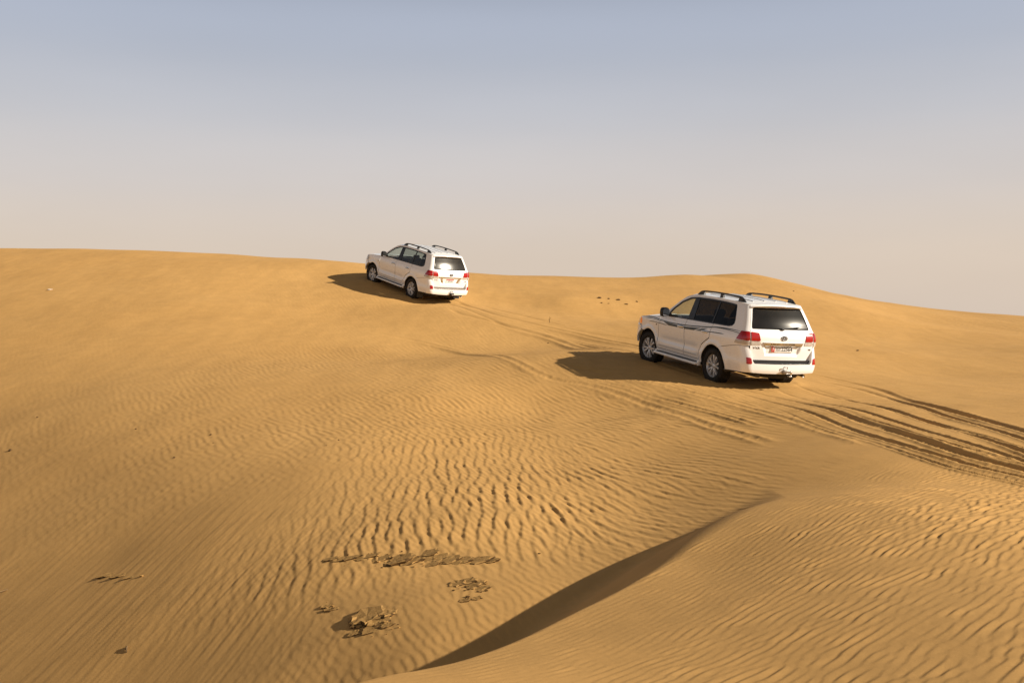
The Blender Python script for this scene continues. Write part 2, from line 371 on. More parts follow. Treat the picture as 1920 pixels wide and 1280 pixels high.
def simple(name, col, rough=.5, metal=0., coat=0., spec=.5, var=.08, vs_=40):
    m, t, b = mat(name)
    tc = nd(t, 'ShaderNodeTexCoord').outputs['Object']
    f = noise(t, vs_, 4, .6, tc)
    lk(t, ramp(t, f, [(.3, tuple(c*(1-var) for c in col)), (.7, tuple(min(1, c*(1+var)) for c in col))]), b.inputs['Base Color'])
    lk(t, ramp(t, noise(t, 9, 4, .6, tc), [(.3, (rough*.85,)*3), (.75, (min(1, rough*1.2),)*3)]), b.inputs['Roughness'])
    setp(b, Metallic=metal, Coat_Weight=coat, Coat_Roughness=.08); b.inputs['Specular IOR Level'].default_value = spec
    return m
def paint_material():
    m, t, b = mat('white_paint')
    tc = nd(t, 'ShaderNodeTexCoord').outputs['Object']
    s = nd(t, 'ShaderNodeSeparateXYZ'); lk(t, tc, s.inputs[0])
    # sand dust thrown up by the wheels clings to the lower panels in streaks
    low = nd(t, 'ShaderNodeMapRange'); lk(t, s.outputs[2], low.inputs[0]); low.inputs[1].default_value = 1.05; low.inputs[2].default_value = .35; low.inputs[3].default_value = .04; low.inputs[4].default_value = .24
    mp = nd(t, 'ShaderNodeMapping'); lk(t, tc, mp.inputs[0]); mp.inputs[3].default_value = (2.0, 4, 6)
    n = noise(t, 2.2, 6, .65, mp.outputs[0])
    mul = nd(t, 'ShaderNodeMath', operation='MULTIPLY'); lk(t, low.outputs[0], mul.inputs[0]); lk(t, n, mul.inputs[1])
    c = mixc(t, mul.outputs[0], (.86, .85, .83), (.60, .49, .34))
    lk(t, c, b.inputs['Base Color'])
    lk(t, ramp(t, n, [(.3, (.22,)*3), (.8, (.42,)*3)]), b.inputs['Roughness'])
    setp(b, Coat_Weight=.6, Coat_Roughness=.12); b.inputs['Specular IOR Level'].default_value = .5
    return m
def glass_material(name, tint, dust, rough, fres=1.0):
    m, t, b = mat(name); t.nodes.remove(b)
    tr = nd(t, 'ShaderNodeBsdfTransparent'); tr.inputs[0].default_value = (*tint, 1)
    gl = nd(t, 'ShaderNodeBsdfGlossy'); gl.inputs['Roughness'].default_value = rough; gl.inputs[0].default_value = (fres, fres, fres, 1)
    df = nd(t, 'ShaderNodeBsdfDiffuse'); df.inputs[0].default_value = (.55, .45, .33, 1)
    fr = nd(t, 'ShaderNodeFresnel'); fr.inputs[0].default_value = 1.5
    a = nd(t, 'ShaderNodeMixShader'); lk(t, fr.outputs[0], a.inputs[0]); lk(t, tr.outputs[0], a.inputs[1]); lk(t, gl.outputs[0], a.inputs[2])
    tc = nd(t, 'ShaderNodeTexCoord').outputs['Object']
    dn = ramp(t, noise(t, 5, 6, .65, tc), [(.3, (dust*.4,)*3), (.75, (dust*1.5,)*3)])
    x = nd(t, 'ShaderNodeMixShader'); lk(t, dn, x.inputs[0]); lk(t, a.outputs[0], x.inputs[1]); lk(t, df.outputs[0], x.inputs[2])
    lk(t, x.outputs[0], t.nodes['Material Output'].inputs[0])
    return m
def rear_glass_material(name, tint, dust):
    # a film of dust spreads the mirror image of the sun into a glow
    m = glass_material(name, tint, dust, .03); t = m.node_tree
    out = t.nodes['Material Output']; src = out.inputs[0].links[0].from_socket
    g2 = nd(t, 'ShaderNodeBsdfGlossy'); g2.inputs['Roughness'].default_value = .15; g2.inputs[0].default_value = (.95, .93, .88, 1)
    x = nd(t, 'ShaderNodeMixShader'); x.inputs[0].default_value = .022
    lk(t, src, x.inputs[1]); lk(t, g2.outputs[0], x.inputs[2]); lk(t, x.outputs[0], out.inputs[0])
    return m
def lens_material(name, col, emit=0.):
    m, t, b = mat(name)
    tc = nd(t, 'ShaderNodeTexCoord').outputs['Object']
    lk(t, ramp(t, noise(t, 22, 3, .6, tc), [(.3, tuple(c*.82 for c in col)), (.7, tuple(min(1, c*1.12) for c in col))]), b.inputs['Base Color'])
    setp(b, Roughness=.2, Coat_Weight=.25, Coat_Roughness=.05)
    if emit: setp(b, Emission_Color=col, Emission_Strength=emit)
    return m
M = dict(
 paint=paint_material(), black=simple('black_plastic', (.018, .018, .019), .45, spec=.4), rubber=simple('tyre_rubber', (.026, .022, .018), .9, spec=.2, var=.45, vs_=14),
 chrome=simple('chrome_trim', (.75, .74, .72), .16, 1., var=.03), alloy=simple('alloy_wheel', (.58, .57, .56), .38, .35, .3, var=.06), steel=simple('bare_steel', (.30, .28, .26), .45, .8, var=.2),
 dark=simple('dark_interior', (.030, .028, .027), .8, var=.15), beige=simple('beige_seat_cloth', (.36, .31, .25), .9, var=.1), under=simple('dusty_underbody', (.045, .036, .026), .9, var=.3, vs_=8),
 red=lens_material('red_lens', (.36, .006, .006)), clear=lens_material('clear_lens', (.50, .44, .38)), amber=lens_material('amber_lamp', (.85, .25, .05), .25), headlamp=lens_material('headlamp_lens', (.55, .56, .58)),
 stripe=simple('grey_stripe_film', (.05, .062, .062), .5, .0, var=.12, vs_=6), stripe2=simple('pale_stripe_film', (.16, .175, .17), .5, .0, var=.1, vs_=6),
 plate=simple('plate_white', (.74, .72, .68), .4, var=.04), plate_red=simple('plate_red', (.45, .035, .02), .4), ink=simple('plate_ink', (.02, .02, .022), .5), white_ink=simple('white_ink', (.8, .79, .76), .5, var=.02), matte=simple('matte_black_seal', (.012, .012, .012), .95, spec=.1), molding=simple('silver_molding', (.62, .61, .59), .3, .15, .4, var=.05), badge=simple('badge_chrome', (.16, .15, .14), .25, .8),
 g_clear=glass_material('clear_window_glass', (.74, .80, .76), .03, .02), g_dark=glass_material('privacy_glass', (.03, .028, .032), .006, .02, .35), g_mid=glass_material('tinted_glass', (.42, .47, .44), .025, .02), g_wind=glass_material('windscreen_glass', (.80, .85, .82), .02, .02),
 g_rear=rear_glass_material('dark_rear_glass', (.05, .05, .05), .012), g_rear2=rear_glass_material('clear_rear_glass', (.50, .53, .46), .04), mirror=simple('mirror_glass', (.8, .82, .84), .03, 1., var=.01),
)
# ------------------------------------------------------------------ mesh helpers
class MB:
    def __init__(s): s.v, s.f, s.m, s.n, s.sm = [], [], [], [], []
    def add(s, v, f, mi=0, n=None, smooth=True):
        o = len(s.v); s.v += [tuple(map(float, p)) for p in v]; s.f += [tuple(int(i)+o for i in q) for q in f]; s.m += [mi]*len(f); s.sm += [smooth]*len(f)
        s.n += [tuple(map(float, p)) for p in n] if n is not None else [None]*len(v); return s
    def box(s, c, d, mi=0, bev=.0, rot=None):
        x, y, z = (k/2 for k in d); b = min(bev, x*.95, y*.95, z*.95)
        bm = bmesh.new(); bmesh.ops.create_cube(bm, size=1); bmesh.ops.scale(bm, vec=d, verts=bm.verts)
        if b > 0: bmesh.ops.bevel(bm, geom=bm.edges[:], offset=b, segments=2, affect='EDGES', profile=.5)
        if rot is not None: bmesh.ops.rotate(bm, cent=(0, 0, 0), matrix=rot, verts=bm.verts)
        bm.verts.index_update(); s.add([(v.co.x+c[0], v.co.y+c[1], v.co.z+c[2]) for v in bm.verts], [[v.index for v in f.verts] for f in bm.faces], mi, smooth=b > .004); bm.free(); return s
    def tube(s, pts, r, mi=0, n=8, sq=None):
        pts = [Vector(p) for p in pts]; rs = r if isinstance(r, (list, tuple)) else [r]*len(pts)
        vv, ff = [], []; up = Vector((0, 0, 1))
        for i, p in enumerate(pts):
            t = (pts[min(i+1, len(pts)-1)]-pts[max(i-1, 0)]).normalized()
            a = t.cross(up if abs(t.z) < .9 else Vector((1, 0, 0))).normalized(); b = a.cross(t).normalized()
            for k in range(n):
                g = 2*math.pi*(k+.5)/n; ca, sa = math.cos(g), math.sin(g)
                if sq: ca = math.copysign(abs(ca)**.4, ca)*sq; sa = math.copysign(abs(sa)**.4, sa)
                vv.append(p+a*rs[i]*ca+b*rs[i]*sa)
        for i in range(len(pts)-1):
            for k in range(n): ff.append((i*n+k, i*n+(k+1) % n, (i+1)*n+(k+1) % n, (i+1)*n+k))
        ff += [tuple(range(n)), tuple(range((len(pts)-1)*n, len(pts)*n))[::-1]]
        s.add(vv, ff, mi); return s
    def lathe(s, prof, n=40, mi=0, axis='y', close=True):          # profile of (radius, offset along the axle)
        vv = []; k = len(prof)
        for i in range(n):
            a = 2*math.pi*i/n
            for r, h in prof: vv.append((r*math.cos(a), h, r*math.sin(a)))
        ff = [(i*k+j, i*k+j+1, ((i+1) % n)*k+j+1, ((i+1) % n)*k+j) for i in range(n) for j in range(k-1)]
        s.add(vv, ff, mi); return s
    def grid(s, P_, mi=0, flip=False):
        P_ = np.asarray(P_); a, b = P_.shape[:2]
        ff = [(i*b+j, i*b+j+1, (i+1)*b+j+1, (i+1)*b+j) for i in range(a-1) for j in range(b-1)]
        if flip: ff = [q[::-1] for q in ff]
        s.add(P_.reshape(-1, 3), ff, mi); return s
    def prism(s, poly, z0, z1, fn, mi=0):                          # polygon extruded; fn places (a, b, height)
        n = len(poly); vv = [fn(a, b, z0) for a, b in poly]+[fn(a, b, z1) for a, b in poly]
        ff = [tuple(range(n))[::-1], tuple(range(n, 2*n))]+[(i, (i+1) % n, n+(i+1) % n, n+i) for i in range(n)]
        s.add(vv, ff, mi, smooth=False); return s
    def mirror(s):
        o = MB(); o.v = [(x, -y, z) for x, y, z in s.v]; o.f = [q[::-1] for q in s.f]; o.m = s.m[:]; o.sm = s.sm[:]
        o.n = [None if q is None else (q[0], -q[1], q[2]) for q in s.n]; return o
    def mesh(s, name, mats):
        me_ = bpy.data.meshes.new(name); me_.from_pydata(s.v, [], s.f)
        for k in mats: me_.materials.append(M[k] if isinstance(k, str) else k)
        me_.polygons.foreach_set('material_index', s.m); me_.polygons.foreach_set('use_smooth', s.sm)
        me_.update()
        if any(q is not None for q in s.n):
            base_n = [v.normal[:] for v in me_.vertices]
            me_.normals_split_custom_set_from_vertices([base_n[i] if q is None else q for i, q in enumerate(s.n)])
        return me_
def link(name, data, parent=None):
    o = bpy.data.objects.new(name, data); COL.objects.link(o)
    if parent is not None: o.parent = parent
    return o
def table(xs, ys, sig=3):
    X = np.linspace(xs[0]-.3, xs[-1]+.3, 500); Y = np.interp(X, xs, ys); st = X[1]-X[0]
    k = np.exp(-.5*(np.arange(-25, 26)*st/(sig*.01))**2); k /= k.sum()
    Yp = np.convolve(np.pad(Y, 25, mode='edge'), k, 'valid')
    return lambda q: np.interp(q, X, Yp)
Wz = table([.30, .42, .52, .60, .70, .80, .95, 1.06, 1.15, 1.22, 1.30, 1.50, 1.70, 1.78, 1.82], [.895, .92, .945, .955, .945, .952, .966, .968, .950, .918, .888, .815, .745, .71, .685], 2.5)
XRb = table([.40, .70, .90, 1.14, 1.22, 1.30, 1.50, 1.76, 1.85], [-1.09, -1.105, -1.13, -1.138, -1.11, -1.045, -.945, -.79, -.74], 2.5)
XRp = table([.30, .40, .47, .60, .68, .80, .97], [-1.14, -1.19, -1.215, -1.215, -1.205, -1.17, -1.10], 2)
XF = table([.40, .55, .75, .90, 1.0, 1.1, 1.2], [3.70, 3.78, 3.78, 3.72, 3.66, 3.57, 3.47], 4)
Rz = table([.4, 1.10, 1.30, 1.8], [.21, .20, .13, .105], 4)
def wrap(u, z, bumper=False):
    u = np.asarray(u, float); z = np.asarray(z, float); sg = np.where(u < 0, -1., 1.); u = np.abs(u)
    r = Rz(z); wz = Wz(z); yc = wz*.962-r; xr = (XRp if bumper else XRb)(z)
    xb = lambda y: xr+.075*(y/.85)**2
    y1 = yc*np.minimum(u, .75)/.75; x1 = xb(y1)
    if not bumper:                                              # the number plate sits in a shallow recess
        x1 = x1 + .045*sstep(.775, .815, z)*(1-sstep(.975, .99, z))*(1-sstep(.36+.25*(z-.78), .42+.25*(z-.78), y1))
    a = np.clip((u-.75)/.3, 0, 1)*math.pi/2; xc = xb(yc)
    x2 = xc+r*(1-np.cos(a)); y2 = yc+r*np.sin(a)
    t = np.clip((u-1.05)/.5, 0, 1); xs = (xc+r)*(1-t)+(-.35)*t; xs = np.where(u > 1.55, u-1.9, xs)
    ts = .962+.038*sstep(1.05, 1.85, u); ts = ts*(1-.03*sstep(4.2, 5.0, u))
    y3 = wz*ts
    for cx in (0., 2.85):
        rr = np.hypot(xs-cx, z-.40); y3 = y3+.024*np.exp(-((rr-.47)/.055)**2)*(z > .2)
    y3 = y3-.016*np.exp(-((z-.67)/.075)**2)*sstep(.55, .8, xs)*(1-sstep(2.1, 2.35, xs))
    tf = np.clip((u-5.0)/1.2, 0, 1)*math.pi/2; ex = .58
    x4 = 3.1+(XF(z)-3.1)*np.sin(tf)**ex; y4 = y3*np.cos(tf)**ex
    x = np.where(u <= .75, x1, np.where(u <= 1.05, x2, np.where(u <= 5.0, xs, x4)))
    y = np.where(u <= .75, y1, np.where(u <= 1.05, y2, np.where(u <= 5.0, y3, y4)))
    return np.stack([x, y*sg, z+0*x], -1)
def wnorm(fn, u, z):
    e_ = 2e-3; du = fn(u+e_, z)-fn(u-e_, z); dz = fn(u, z+e_)-fn(u, z-e_)
    n = np.cross(dz, du); l = np.linalg.norm(n, axis=-1, keepdims=True); n = n/np.maximum(l, 1e-9)
    return n
def inside(poly, q):
    poly = np.asarray(poly); x, y = q[:, 0], q[:, 1]; r = np.zeros(len(q), bool)
    for (x0, y0), (x1, y1) in zip(poly, np.roll(poly, -1, 0)):
        c = (y0 > y) != (y1 > y)
        if y0 == y1: continue
        r ^= c & (x < (x1-x0)*(y-y0)/(y1-y0)+x0)
    return r
def dense(poly, step):
    o = []
    for a, b in zip(poly, list(poly[1:])+[poly[0]]):
        a = np.array(a, float); b = np.array(b, float); n = max(1, int(math.ceil(np.hypot(*(b-a))/step)))
        o += [tuple(a+(b-a)*i/n) for i in range(n)]
    return o
def rounded(poly, r, seg=4):
    o = []; n = len(poly)
    for i in range(n):
        p = Vector(poly[i]); a = Vector(poly[i-1])-p; b = Vector(poly[(i+1) % n])-p
        k = min(r, a.length*.45, b.length*.45); A = p+a.normalized()*k; B = p+b.normalized()*k
        for j in range(seg+1):
            t = j/seg; o.append(tuple(A*(1-t)**2+p*2*t*(1-t)+B*t*t))
    return o
def cdt(outer, holes, step):
    rings = [dense(outer, step)]+[dense(h, step) for h in holes]
    pts, eds = [], []
    for r in rings:
        o = len(pts); pts += r; eds += [(o+i, o+(i+1) % len(r)) for i in range(len(r))]
    bd = np.array(pts); x0, y0 = bd.min(0); x1, y1 = bd.max(0)
    gx_, gy_ = np.meshgrid(np.arange(x0+step/2, x1, step), np.arange(y0+step/2, y1, step)); q = np.c_[gx_.ravel(), gy_.ravel()]
    if len(q):
        ok = inside(outer, q)
        for h in holes: ok &= ~inside(h, q)
        q = q[ok]
    if len(q):
        dmin = np.full(len(q), 9.)
        for i in range(0, len(bd), 50): dmin = np.minimum(dmin, np.hypot(q[:, None, 0]-bd[None, i:i+50, 0], q[:, None, 1]-bd[None, i:i+50, 1]).min(1))
        q = q[dmin > step*.35]
    allp = [Vector(p) for p in pts]+[Vector((float(a), float(b))) for a, b in q]
    ov, oe, of, *_ = delaunay_2d_cdt(allp, eds, [], 0, 1e-6)
    ov = np.array([tuple(v) for v in ov]); of = np.array([f for f in of if len(f) == 3])
    c = ov[of].mean(1); ok = inside(outer, c)
    for h in holes: ok &= ~inside(h, c)
    of = of[ok]
    a, b, d = ov[of[:, 0]], ov[of[:, 1]], ov[of[:, 2]]
    ar = (b[:, 0]-a[:, 0])*(d[:, 1]-a[:, 1])-(b[:, 1]-a[:, 1])*(d[:, 0]-a[:, 0])
    of[ar < 0] = of[ar < 0][:, ::-1]
    return ov, of
def skin(mb, fn, outer, holes=(), off=0., thick=.014, step=.06, mi=0, mi_in=1, push=None, nfn=None):
    """a panel cut from the body surface fn(u, z), with its own thickness"""
    ov, of = cdt(outer, holes, step)
    p = fn(ov[:, 0], ov[:, 1]); n = nfn(ov[:, 0], ov[:, 1]) if nfn else wnorm(fn, ov[:, 0], ov[:, 1])
    p = p+n*off
    A = p[of]; g = np.cross(A[:, 1]-A[:, 0], A[:, 2]-A[:, 0]); flip = (g*n[of[:, 0]]).sum(-1) < 0
    of = of.copy(); of[flip] = of[flip][:, ::-1]
    mb.add(p, of, mi, n)
    if thick <= 0: return mb
    pi = p+(np.asarray(push) if push is not None else -n*thick)
    mb.add(pi, of[:, ::-1], mi_in, -n)
    ed = {}
    for f in of:
        for a, b in ((f[0], f[1]), (f[1], f[2]), (f[2], f[0])):
            if (b, a) in ed: del ed[(b, a)]
            else: ed[(a, b)] = 1
    vv, ff = [], []
    for a, b in ed:
        o = len(vv); vv += [p[a], p[b], pi[b], pi[a]]; ff.append((o+1, o, o+3, o+2))
    mb.add(vv, ff, mi, smooth=False)
    return mb
def X(*pts): return [(a+1.9, b) for a, b in pts]                 # side-view points (metres ahead of the rear axle, height)
def arc(cx, a0, a1, r=.445, n=16):
    return [(cx+r*math.cos(math.radians(a)), .40+r*math.sin(math.radians(a))) for a in np.linspace(a0, a1, n)]
def zb(x): return 1.24+(1.97-x)*.023                              # lower edge of the side windows
def text_mesh(s, size, thick=.002):
    cu = bpy.data.curves.new('lettering', 'FONT'); cu.body = s; cu.size = size; cu.extrude = thick; cu.align_x = 'CENTER'; cu.align_y = 'CENTER'; cu.resolution_u = 2
    o = bpy.data.objects.new('lettering', cu); COL.objects.link(o)
    dg = bpy.context.evaluated_depsgraph_get(); m_ = bpy.data.meshes.new_from_object(o.evaluated_get(dg))
    bpy.data.objects.remove(o); bpy.data.curves.remove(cu); return m_
def text(name, s, size, loc, parent, matname, sx=1., yaw=0., tilt=0., thick=.002):
    """lettering facing backwards (-x), read from behind the car"""
    m_ = text_mesh(s, size, thick); m_.materials.clear(); m_.materials.append(M[matname])
    # text x -> -y, text y -> z, text z -> -x
    m_.transform(Matrix(((0, 0, -1, 0), (-sx, 0, 0, 0), (0, 1, 0, 0), (0, 0, 0, 1))))
    m_.transform(Matrix.Rotation(tilt, 4, 'Y')); m_.transform(Matrix.Rotation(yaw, 4, 'Z')); m_.transform(Matrix.Translation(loc))
    return link(name, m_, parent)
# ------------------------------------------------------------------ the four-wheel-drive car (x ahead of the rear axle, y to the left, z up)
_cache = {}
def cached(key, build, mats):
    if key not in _cache: _cache[key] = build().mesh(key, mats)
    return _cache[key]
def part(name, key, build, mats, parent): return link(name, cached(key, build, mats), parent)
def pair(name, key, build, mats, parent):
    a = part(name, key, build, mats, parent)
    b = part(name, key+'_r', lambda: build().mirror(), mats, parent)
    return a, b
bwrap = lambda u, z: wrap(u, z, True)
ZT = table([0, .8, 1.2, 1.6, 2.4, 3.2, 3.4], [1.772, 1.775, 1.785, 1.80, 1.81, 1.797, 1.79], 6)    # roof edge height along u
AP = np.array([(2.33, 1.208), (2.21, 1.295), (2.08, 1.39), (1.83, 1.585), (1.58, 1.73), (1.44, 1.775), (1.30, 1.797)])
ZH = table([4.0, 4.25, 4.5, 4.9, 5.2, 5.5, 5.8, 6.3], [1.215, 1.208, 1.175, 1.14, 1.08, 1.03, 1.005, .995], 5)
OPEN = [(2.00, zb(2.0)), (.97, zb(.97)), (-.40, zb(-.4)), (-.505, 1.315), (-.555, 1.365), (-.555, 1.42), (-.515, 1.57), (-.468, 1.69), (-.43, 1.735), (-.02, 1.757), (.54, 1.762), (1.13, 1.748), (1.40, 1.718), (1.69, 1.608), (1.94, 1.43), (2.045, 1.31), (2.045, 1.262)]
def grow(poly, d):
    c = np.mean(poly, 0); o = []
    n = len(poly)
    for i in range(n):
        a = np.array(poly[i-1]); b = np.array(poly[(i+1) % n]); t = b-a; t = t/np.hypot(*t); nn = np.array([t[1], -t[0]])
        if nn @ (np.array(poly[i])-c) < 0: nn = -nn
        o.append(tuple(np.array(poly[i])+nn*d))
    return o
def b_quarter():
    m = MB(); g = grow(OPEN, .012)
    door = [(.52, .385), (.565, .43), (.563, .60), (.475, .77), (.305, .878), (.165, .955), (.15, 1.05), (.143, zb(.14)-.012)]
    back = [(.80, 1.775), (.80, .968), (1.05, .958), (1.10, .948)]
    lowr = [(-.80, .90), (-.30, .852)]
    poly = X(*door)+X(*g[2:])+X(*AP)+[(u, float(ZT(u))) for u in (3.0, 2.6, 2.2, 1.8, 1.4, 1.15, 1.0, .9)]+back+[(1.30, .915)]+X(*lowr[1:])+X(*arc(0, 115, 0))
    return skin(m, wrap, poly, step=.055)
def b_door_f():
    m = MB(); p = [(1.212, .452), (2.36, .452), (2.374, .53), (2.365, .85), (2.345, 1.10), (2.322, 1.195), (2.06, zb(2.06)-.014), (1.7, zb(1.7)-.014), (1.212, zb(1.212)-.014)]
    return skin(m, wrap, X(*p), step=.05)
def b_door_r():
    m = MB(); p = [(1.192, .452), (1.192, zb(1.19)-.014), (.16, zb(.16)-.014), (.168, 1.05), (.184, .968), (.32, .892), (.492, .782), (.580, .605), (.582, .452)]
    return skin(m, wrap, X(*p), step=.05)
def b_fender():
    m = MB(); top = [(u, float(ZH(u))) for u in np.linspace(4.235, 5.12, 14)]
    poly = X((2.392, .385), (2.392, .53), (2.383, .85), (2.363, 1.10), (2.34, 1.195))+top+[(5.06, 1.0), (5.05, .935), (5.08, .90)]+X((3.14, .79))+X(*arc(2.85, 58, 178))
    return skin(m, wrap, poly, step=.05)
def b_rocker():
    m = MB(); return skin(m, wrap, X((.53, .36), (.575, .44), (2.385, .44), (2.41, .36)), step=.07)
def roof_z(x, y):
    return np.interp(x, [-.85, -.6, -.3, .5, 1.2, 1.55], [1.772, 1.785, 1.80, 1.81, 1.80, 1.775])+.058*(1-np.minimum(1, np.abs(y)/.705)**2.5)*sstep(-.86, -.45, x)+.006*sstep(-.86, -.7, x)
rfn = lambda x, y: np.stack([x+0*y, y+0*x, roof_z(x, y)], -1)
def b_roof():
    m = MB(); us = np.linspace(0, 3.2, 60); e_ = wrap(us, ZT(us))
    L = [(p[0], p[1]) for p in e_]; fr = [(1.30+.20*(1-v*v), v*e_[-1][1]) for v in np.linspace(1, -1, 16)][1:-1]
    poly = L+fr+[(x, -y) for x, y in L[::-1]][:-1]
    skin(m, rfn, poly, step=.07, nfn=lambda a, b: -wnorm(rfn, a, b), thick=.03)
    for y in (-.42, -.14, .14, .42):                             # pressed ribs along the roof
        m.tube([(x, y, float(roof_z(np.array(x), np.array(y)))+.002) for x in np.linspace(-.55, 1.1, 14)], .009, 0, 6, 2.2)
    return m
def hood_z(x, y): return np.interp(x, [2.2, 2.35, 2.6, 3.0, 3.3, 3.55, 3.7], [1.212, 1.208, 1.175, 1.135, 1.09, 1.03, .98])+.055*(1-np.minimum(1, np.abs(y)/.93)**2.6)+.012*np.exp(-((np.abs(y)-.5)/.10)**2)
hfn = lambda x, y: np.stack([x+0*y, y+0*x, hood_z(x, y)], -1)
def b_hood():
    m = MB(); us = np.linspace(4.24, 6.2, 50); e_ = wrap(us, ZH(us))-np.array([.004, .006, 0])
    L = [(p[0], p[1]) for p in e_]; cw = [(2.33+.27*(1-v*v), v*e_[0][1]) for v in np.linspace(-1, 1, 18)][1:-1]
    poly = L+[(x, -y) for x, y in L[::-1]][1:]+cw
    return skin(m, hfn, poly, step=.08, nfn=lambda a, b: -wnorm(hfn, a, b), thick=.02)
def b_windscreen():
    m = MB(); s = np.linspace(0, 1, 16); k = np.linspace(0, 1, len(AP)); ax = np.interp(s, k, AP[:, 0]); az = np.interp(s, k, AP[:, 1]); v = np.linspace(-1, 1, 19)
    G = np.zeros((16, 19, 3))
    for i in range(16):
        yy = Wz(az[i])*.985; G[i, :, 0] = ax[i]+(.27-.07*s[i])*(1-v**2); G[i, :, 1] = yy*v; G[i, :, 2] = az[i]+(.03+.028*s[i])*(1-np.abs(v)**2.4)
    return m.grid(G, flip=True)
PANES = [[(1.215, zb(1.21)+.012), (1.98, zb(1.98)+.012), (2.02, 1.285), (2.015, 1.315), (1.925, 1.42), (1.675, 1.592), (1.385, 1.70), (1.215, 1.722)],
         [(.235, zb(.235)+.012), (.975, zb(.97)+.012), (1.035, 1.728), (.54, 1.742), (.235, 1.739)],
         [(.195, zb(.195)+.012), (-.40, zb(-.4)+.012), (-.50, 1.332), (-.537, 1.375), (-.537, 1.42), (-.497, 1.57), (-.452, 1.69), (-.41, 1.718), (-.02, 1.737), (.195, 1.738)]]
def b_frame():
    m = MB(); return skin(m, wrap, X(*grow(OPEN, .016)), [X(*q) for q in PANES], off=-.006, thick=.02, step=.08, mi_in=0)
def b_pane(i):
    def f():
        m = MB(); return skin(m, wrap, X(*grow(PANES[i], .008)), off=-.014, thick=0, step=.12)
    return f
GLASS_R = [(-.735, 1.305), (.735, 1.305), (.745, 1.40), (.742, 1.70), (.70, 1.728), (-.70, 1.728), (-.742, 1.70), (-.745, 1.40)]
def b_tailgate():
    m = MB(); out = [(-.75, .668), (.75, .668), (.787, .74), (.787, 1.768), (-.787, 1.768), (-.787, .74)]
    return skin(m, wrap, out, [rounded(GLASS_R, .03)], step=.035)
def b_rglass():
    m = MB(); return skin(m, wrap, rounded(grow(GLASS_R, .006), .03), off=-.008, thick=0, step=.08)
def b_rseal():
    m = MB(); return skin(m, wrap, rounded(grow(GLASS_R, .004), .03), [rounded(grow(GLASS_R, -.032), .05)], off=-.004, thick=0, step=.04)
def b_bumper_r():
    m = MB(); sd = arc(0, 116, 176, .455)
    half = [(0, .405), (.5, .41), (.85, .428), (1.1, .415)]+X((-.40, .385), (-.445, .375))+X(*sd[::-1])+X((-.30, .842))+[(1.30, .905), (1.10, .938), (1.05, .948), (.83, .955), (.80, .93), (.785, .80), (.762, .655), (.72, .612), (0, .605)]
    poly = half[1:-1]+[(0, .605)]+[(-a, b) for a, b in half[1:-1][::-1]]+[(0, .405)]
    return skin(m, bwrap, poly, step=.05, thick=.05, mi_in=0)
def b_steppad():                                                 # the black ledge between bumper and tailgate
    m = MB(); v = np.linspace(-.71, .71, 25); G = np.zeros((4, 25, 3))
    for i, t in enumerate((0, .15, .9, 1)):
        xo = bwrap(v*1.06, np.full(25, .605)); xi = wrap(v*1.02, np.full(25, .665))
        G[i] = xo*(1-t)+xi*t; G[i, :, 2] = .607+(.012 if 0 < i < 3 else 0)+.008*i/3
    m.grid(G, flip=True); m.box((-1.08, 0, .60), (.05, 1.42, .16)); return m
def b_podwall():                                                 # painted inner cheek between ledge and lamp
    m = MB(); z = np.linspace(.61, .95, 8); us = np.interp(z, [.61, .655, .80, .93, .955], [.72, .762, .785, .80, .83])
    a = bwrap(us, z); b = a.copy(); b[:, 0] = wrap(np.full(8, .76), z)[:, 0]+.02; b[:, 1] = a[:, 1]-.035*np.linspace(1, .2, 8)
    m.grid(np.stack([a, b]), flip=False); return m
def lens(poly, off=.012, thick=.02, fn=wrap, step=.05):
    def f():
        m = MB(); return skin(m, fn, rounded(poly, .02, 3), off=off, thick=thick, step=step, mi_in=0)
    return f
def b_fbumper():
    m = MB(); half = X(*arc(2.85, 8, 50, .46))+X((3.14, .80))+[(5.09, .885), (5.4, .885), (5.8, .89)]
    top = half+[(6.199, .89), (6.199, .50), (5.7, .49), (5.2, .47)]
    return skin(m, wrap, top, off=.022, step=.06, thick=.05, mi_in=0)
def b_grille():
    m = MB(); skin(m, wrap, [(5.70, .90), (6.199, .90), (6.199, .985), (5.70, .99)], off=.01, step=.08, thick=.03, mi_in=0)
    for z in (.915, .94, .965): m.tube([tuple(q) for q in wrap(np.linspace(5.72, 6.195, 9), np.full(9, z))+np.array([.02, 0, 0])], .006, 1, 6)
    return m
def b_nose():
    m = MB(); return skin(m, wrap, [(5.03, .90), (5.69, .90), (5.69, 1.0), (6.199, .99), (6.199, 1.0)]+[(u, float(ZH(u))-.004) for u in np.linspace(6.15, 5.04, 12)], off=-.012, step=.06)
def b_liner(cx):
    def f():
        m = MB(); a = np.linspace(-8, 188, 20); G = np.zeros((2, 20, 3))
        for i, y in enumerate((.50, .925)): G[i] = np.stack([cx+.47*np.cos(np.radians(a)), np.full(20, y), .40+.47*np.sin(np.radians(a))], -1)
        m.grid(G); c = (cx, .50, .40); n = len(m.v); m.add([c]+[tuple(q) for q in G[0]], [(0, i+1, i+2) for i in range(19)]); return m
    return f
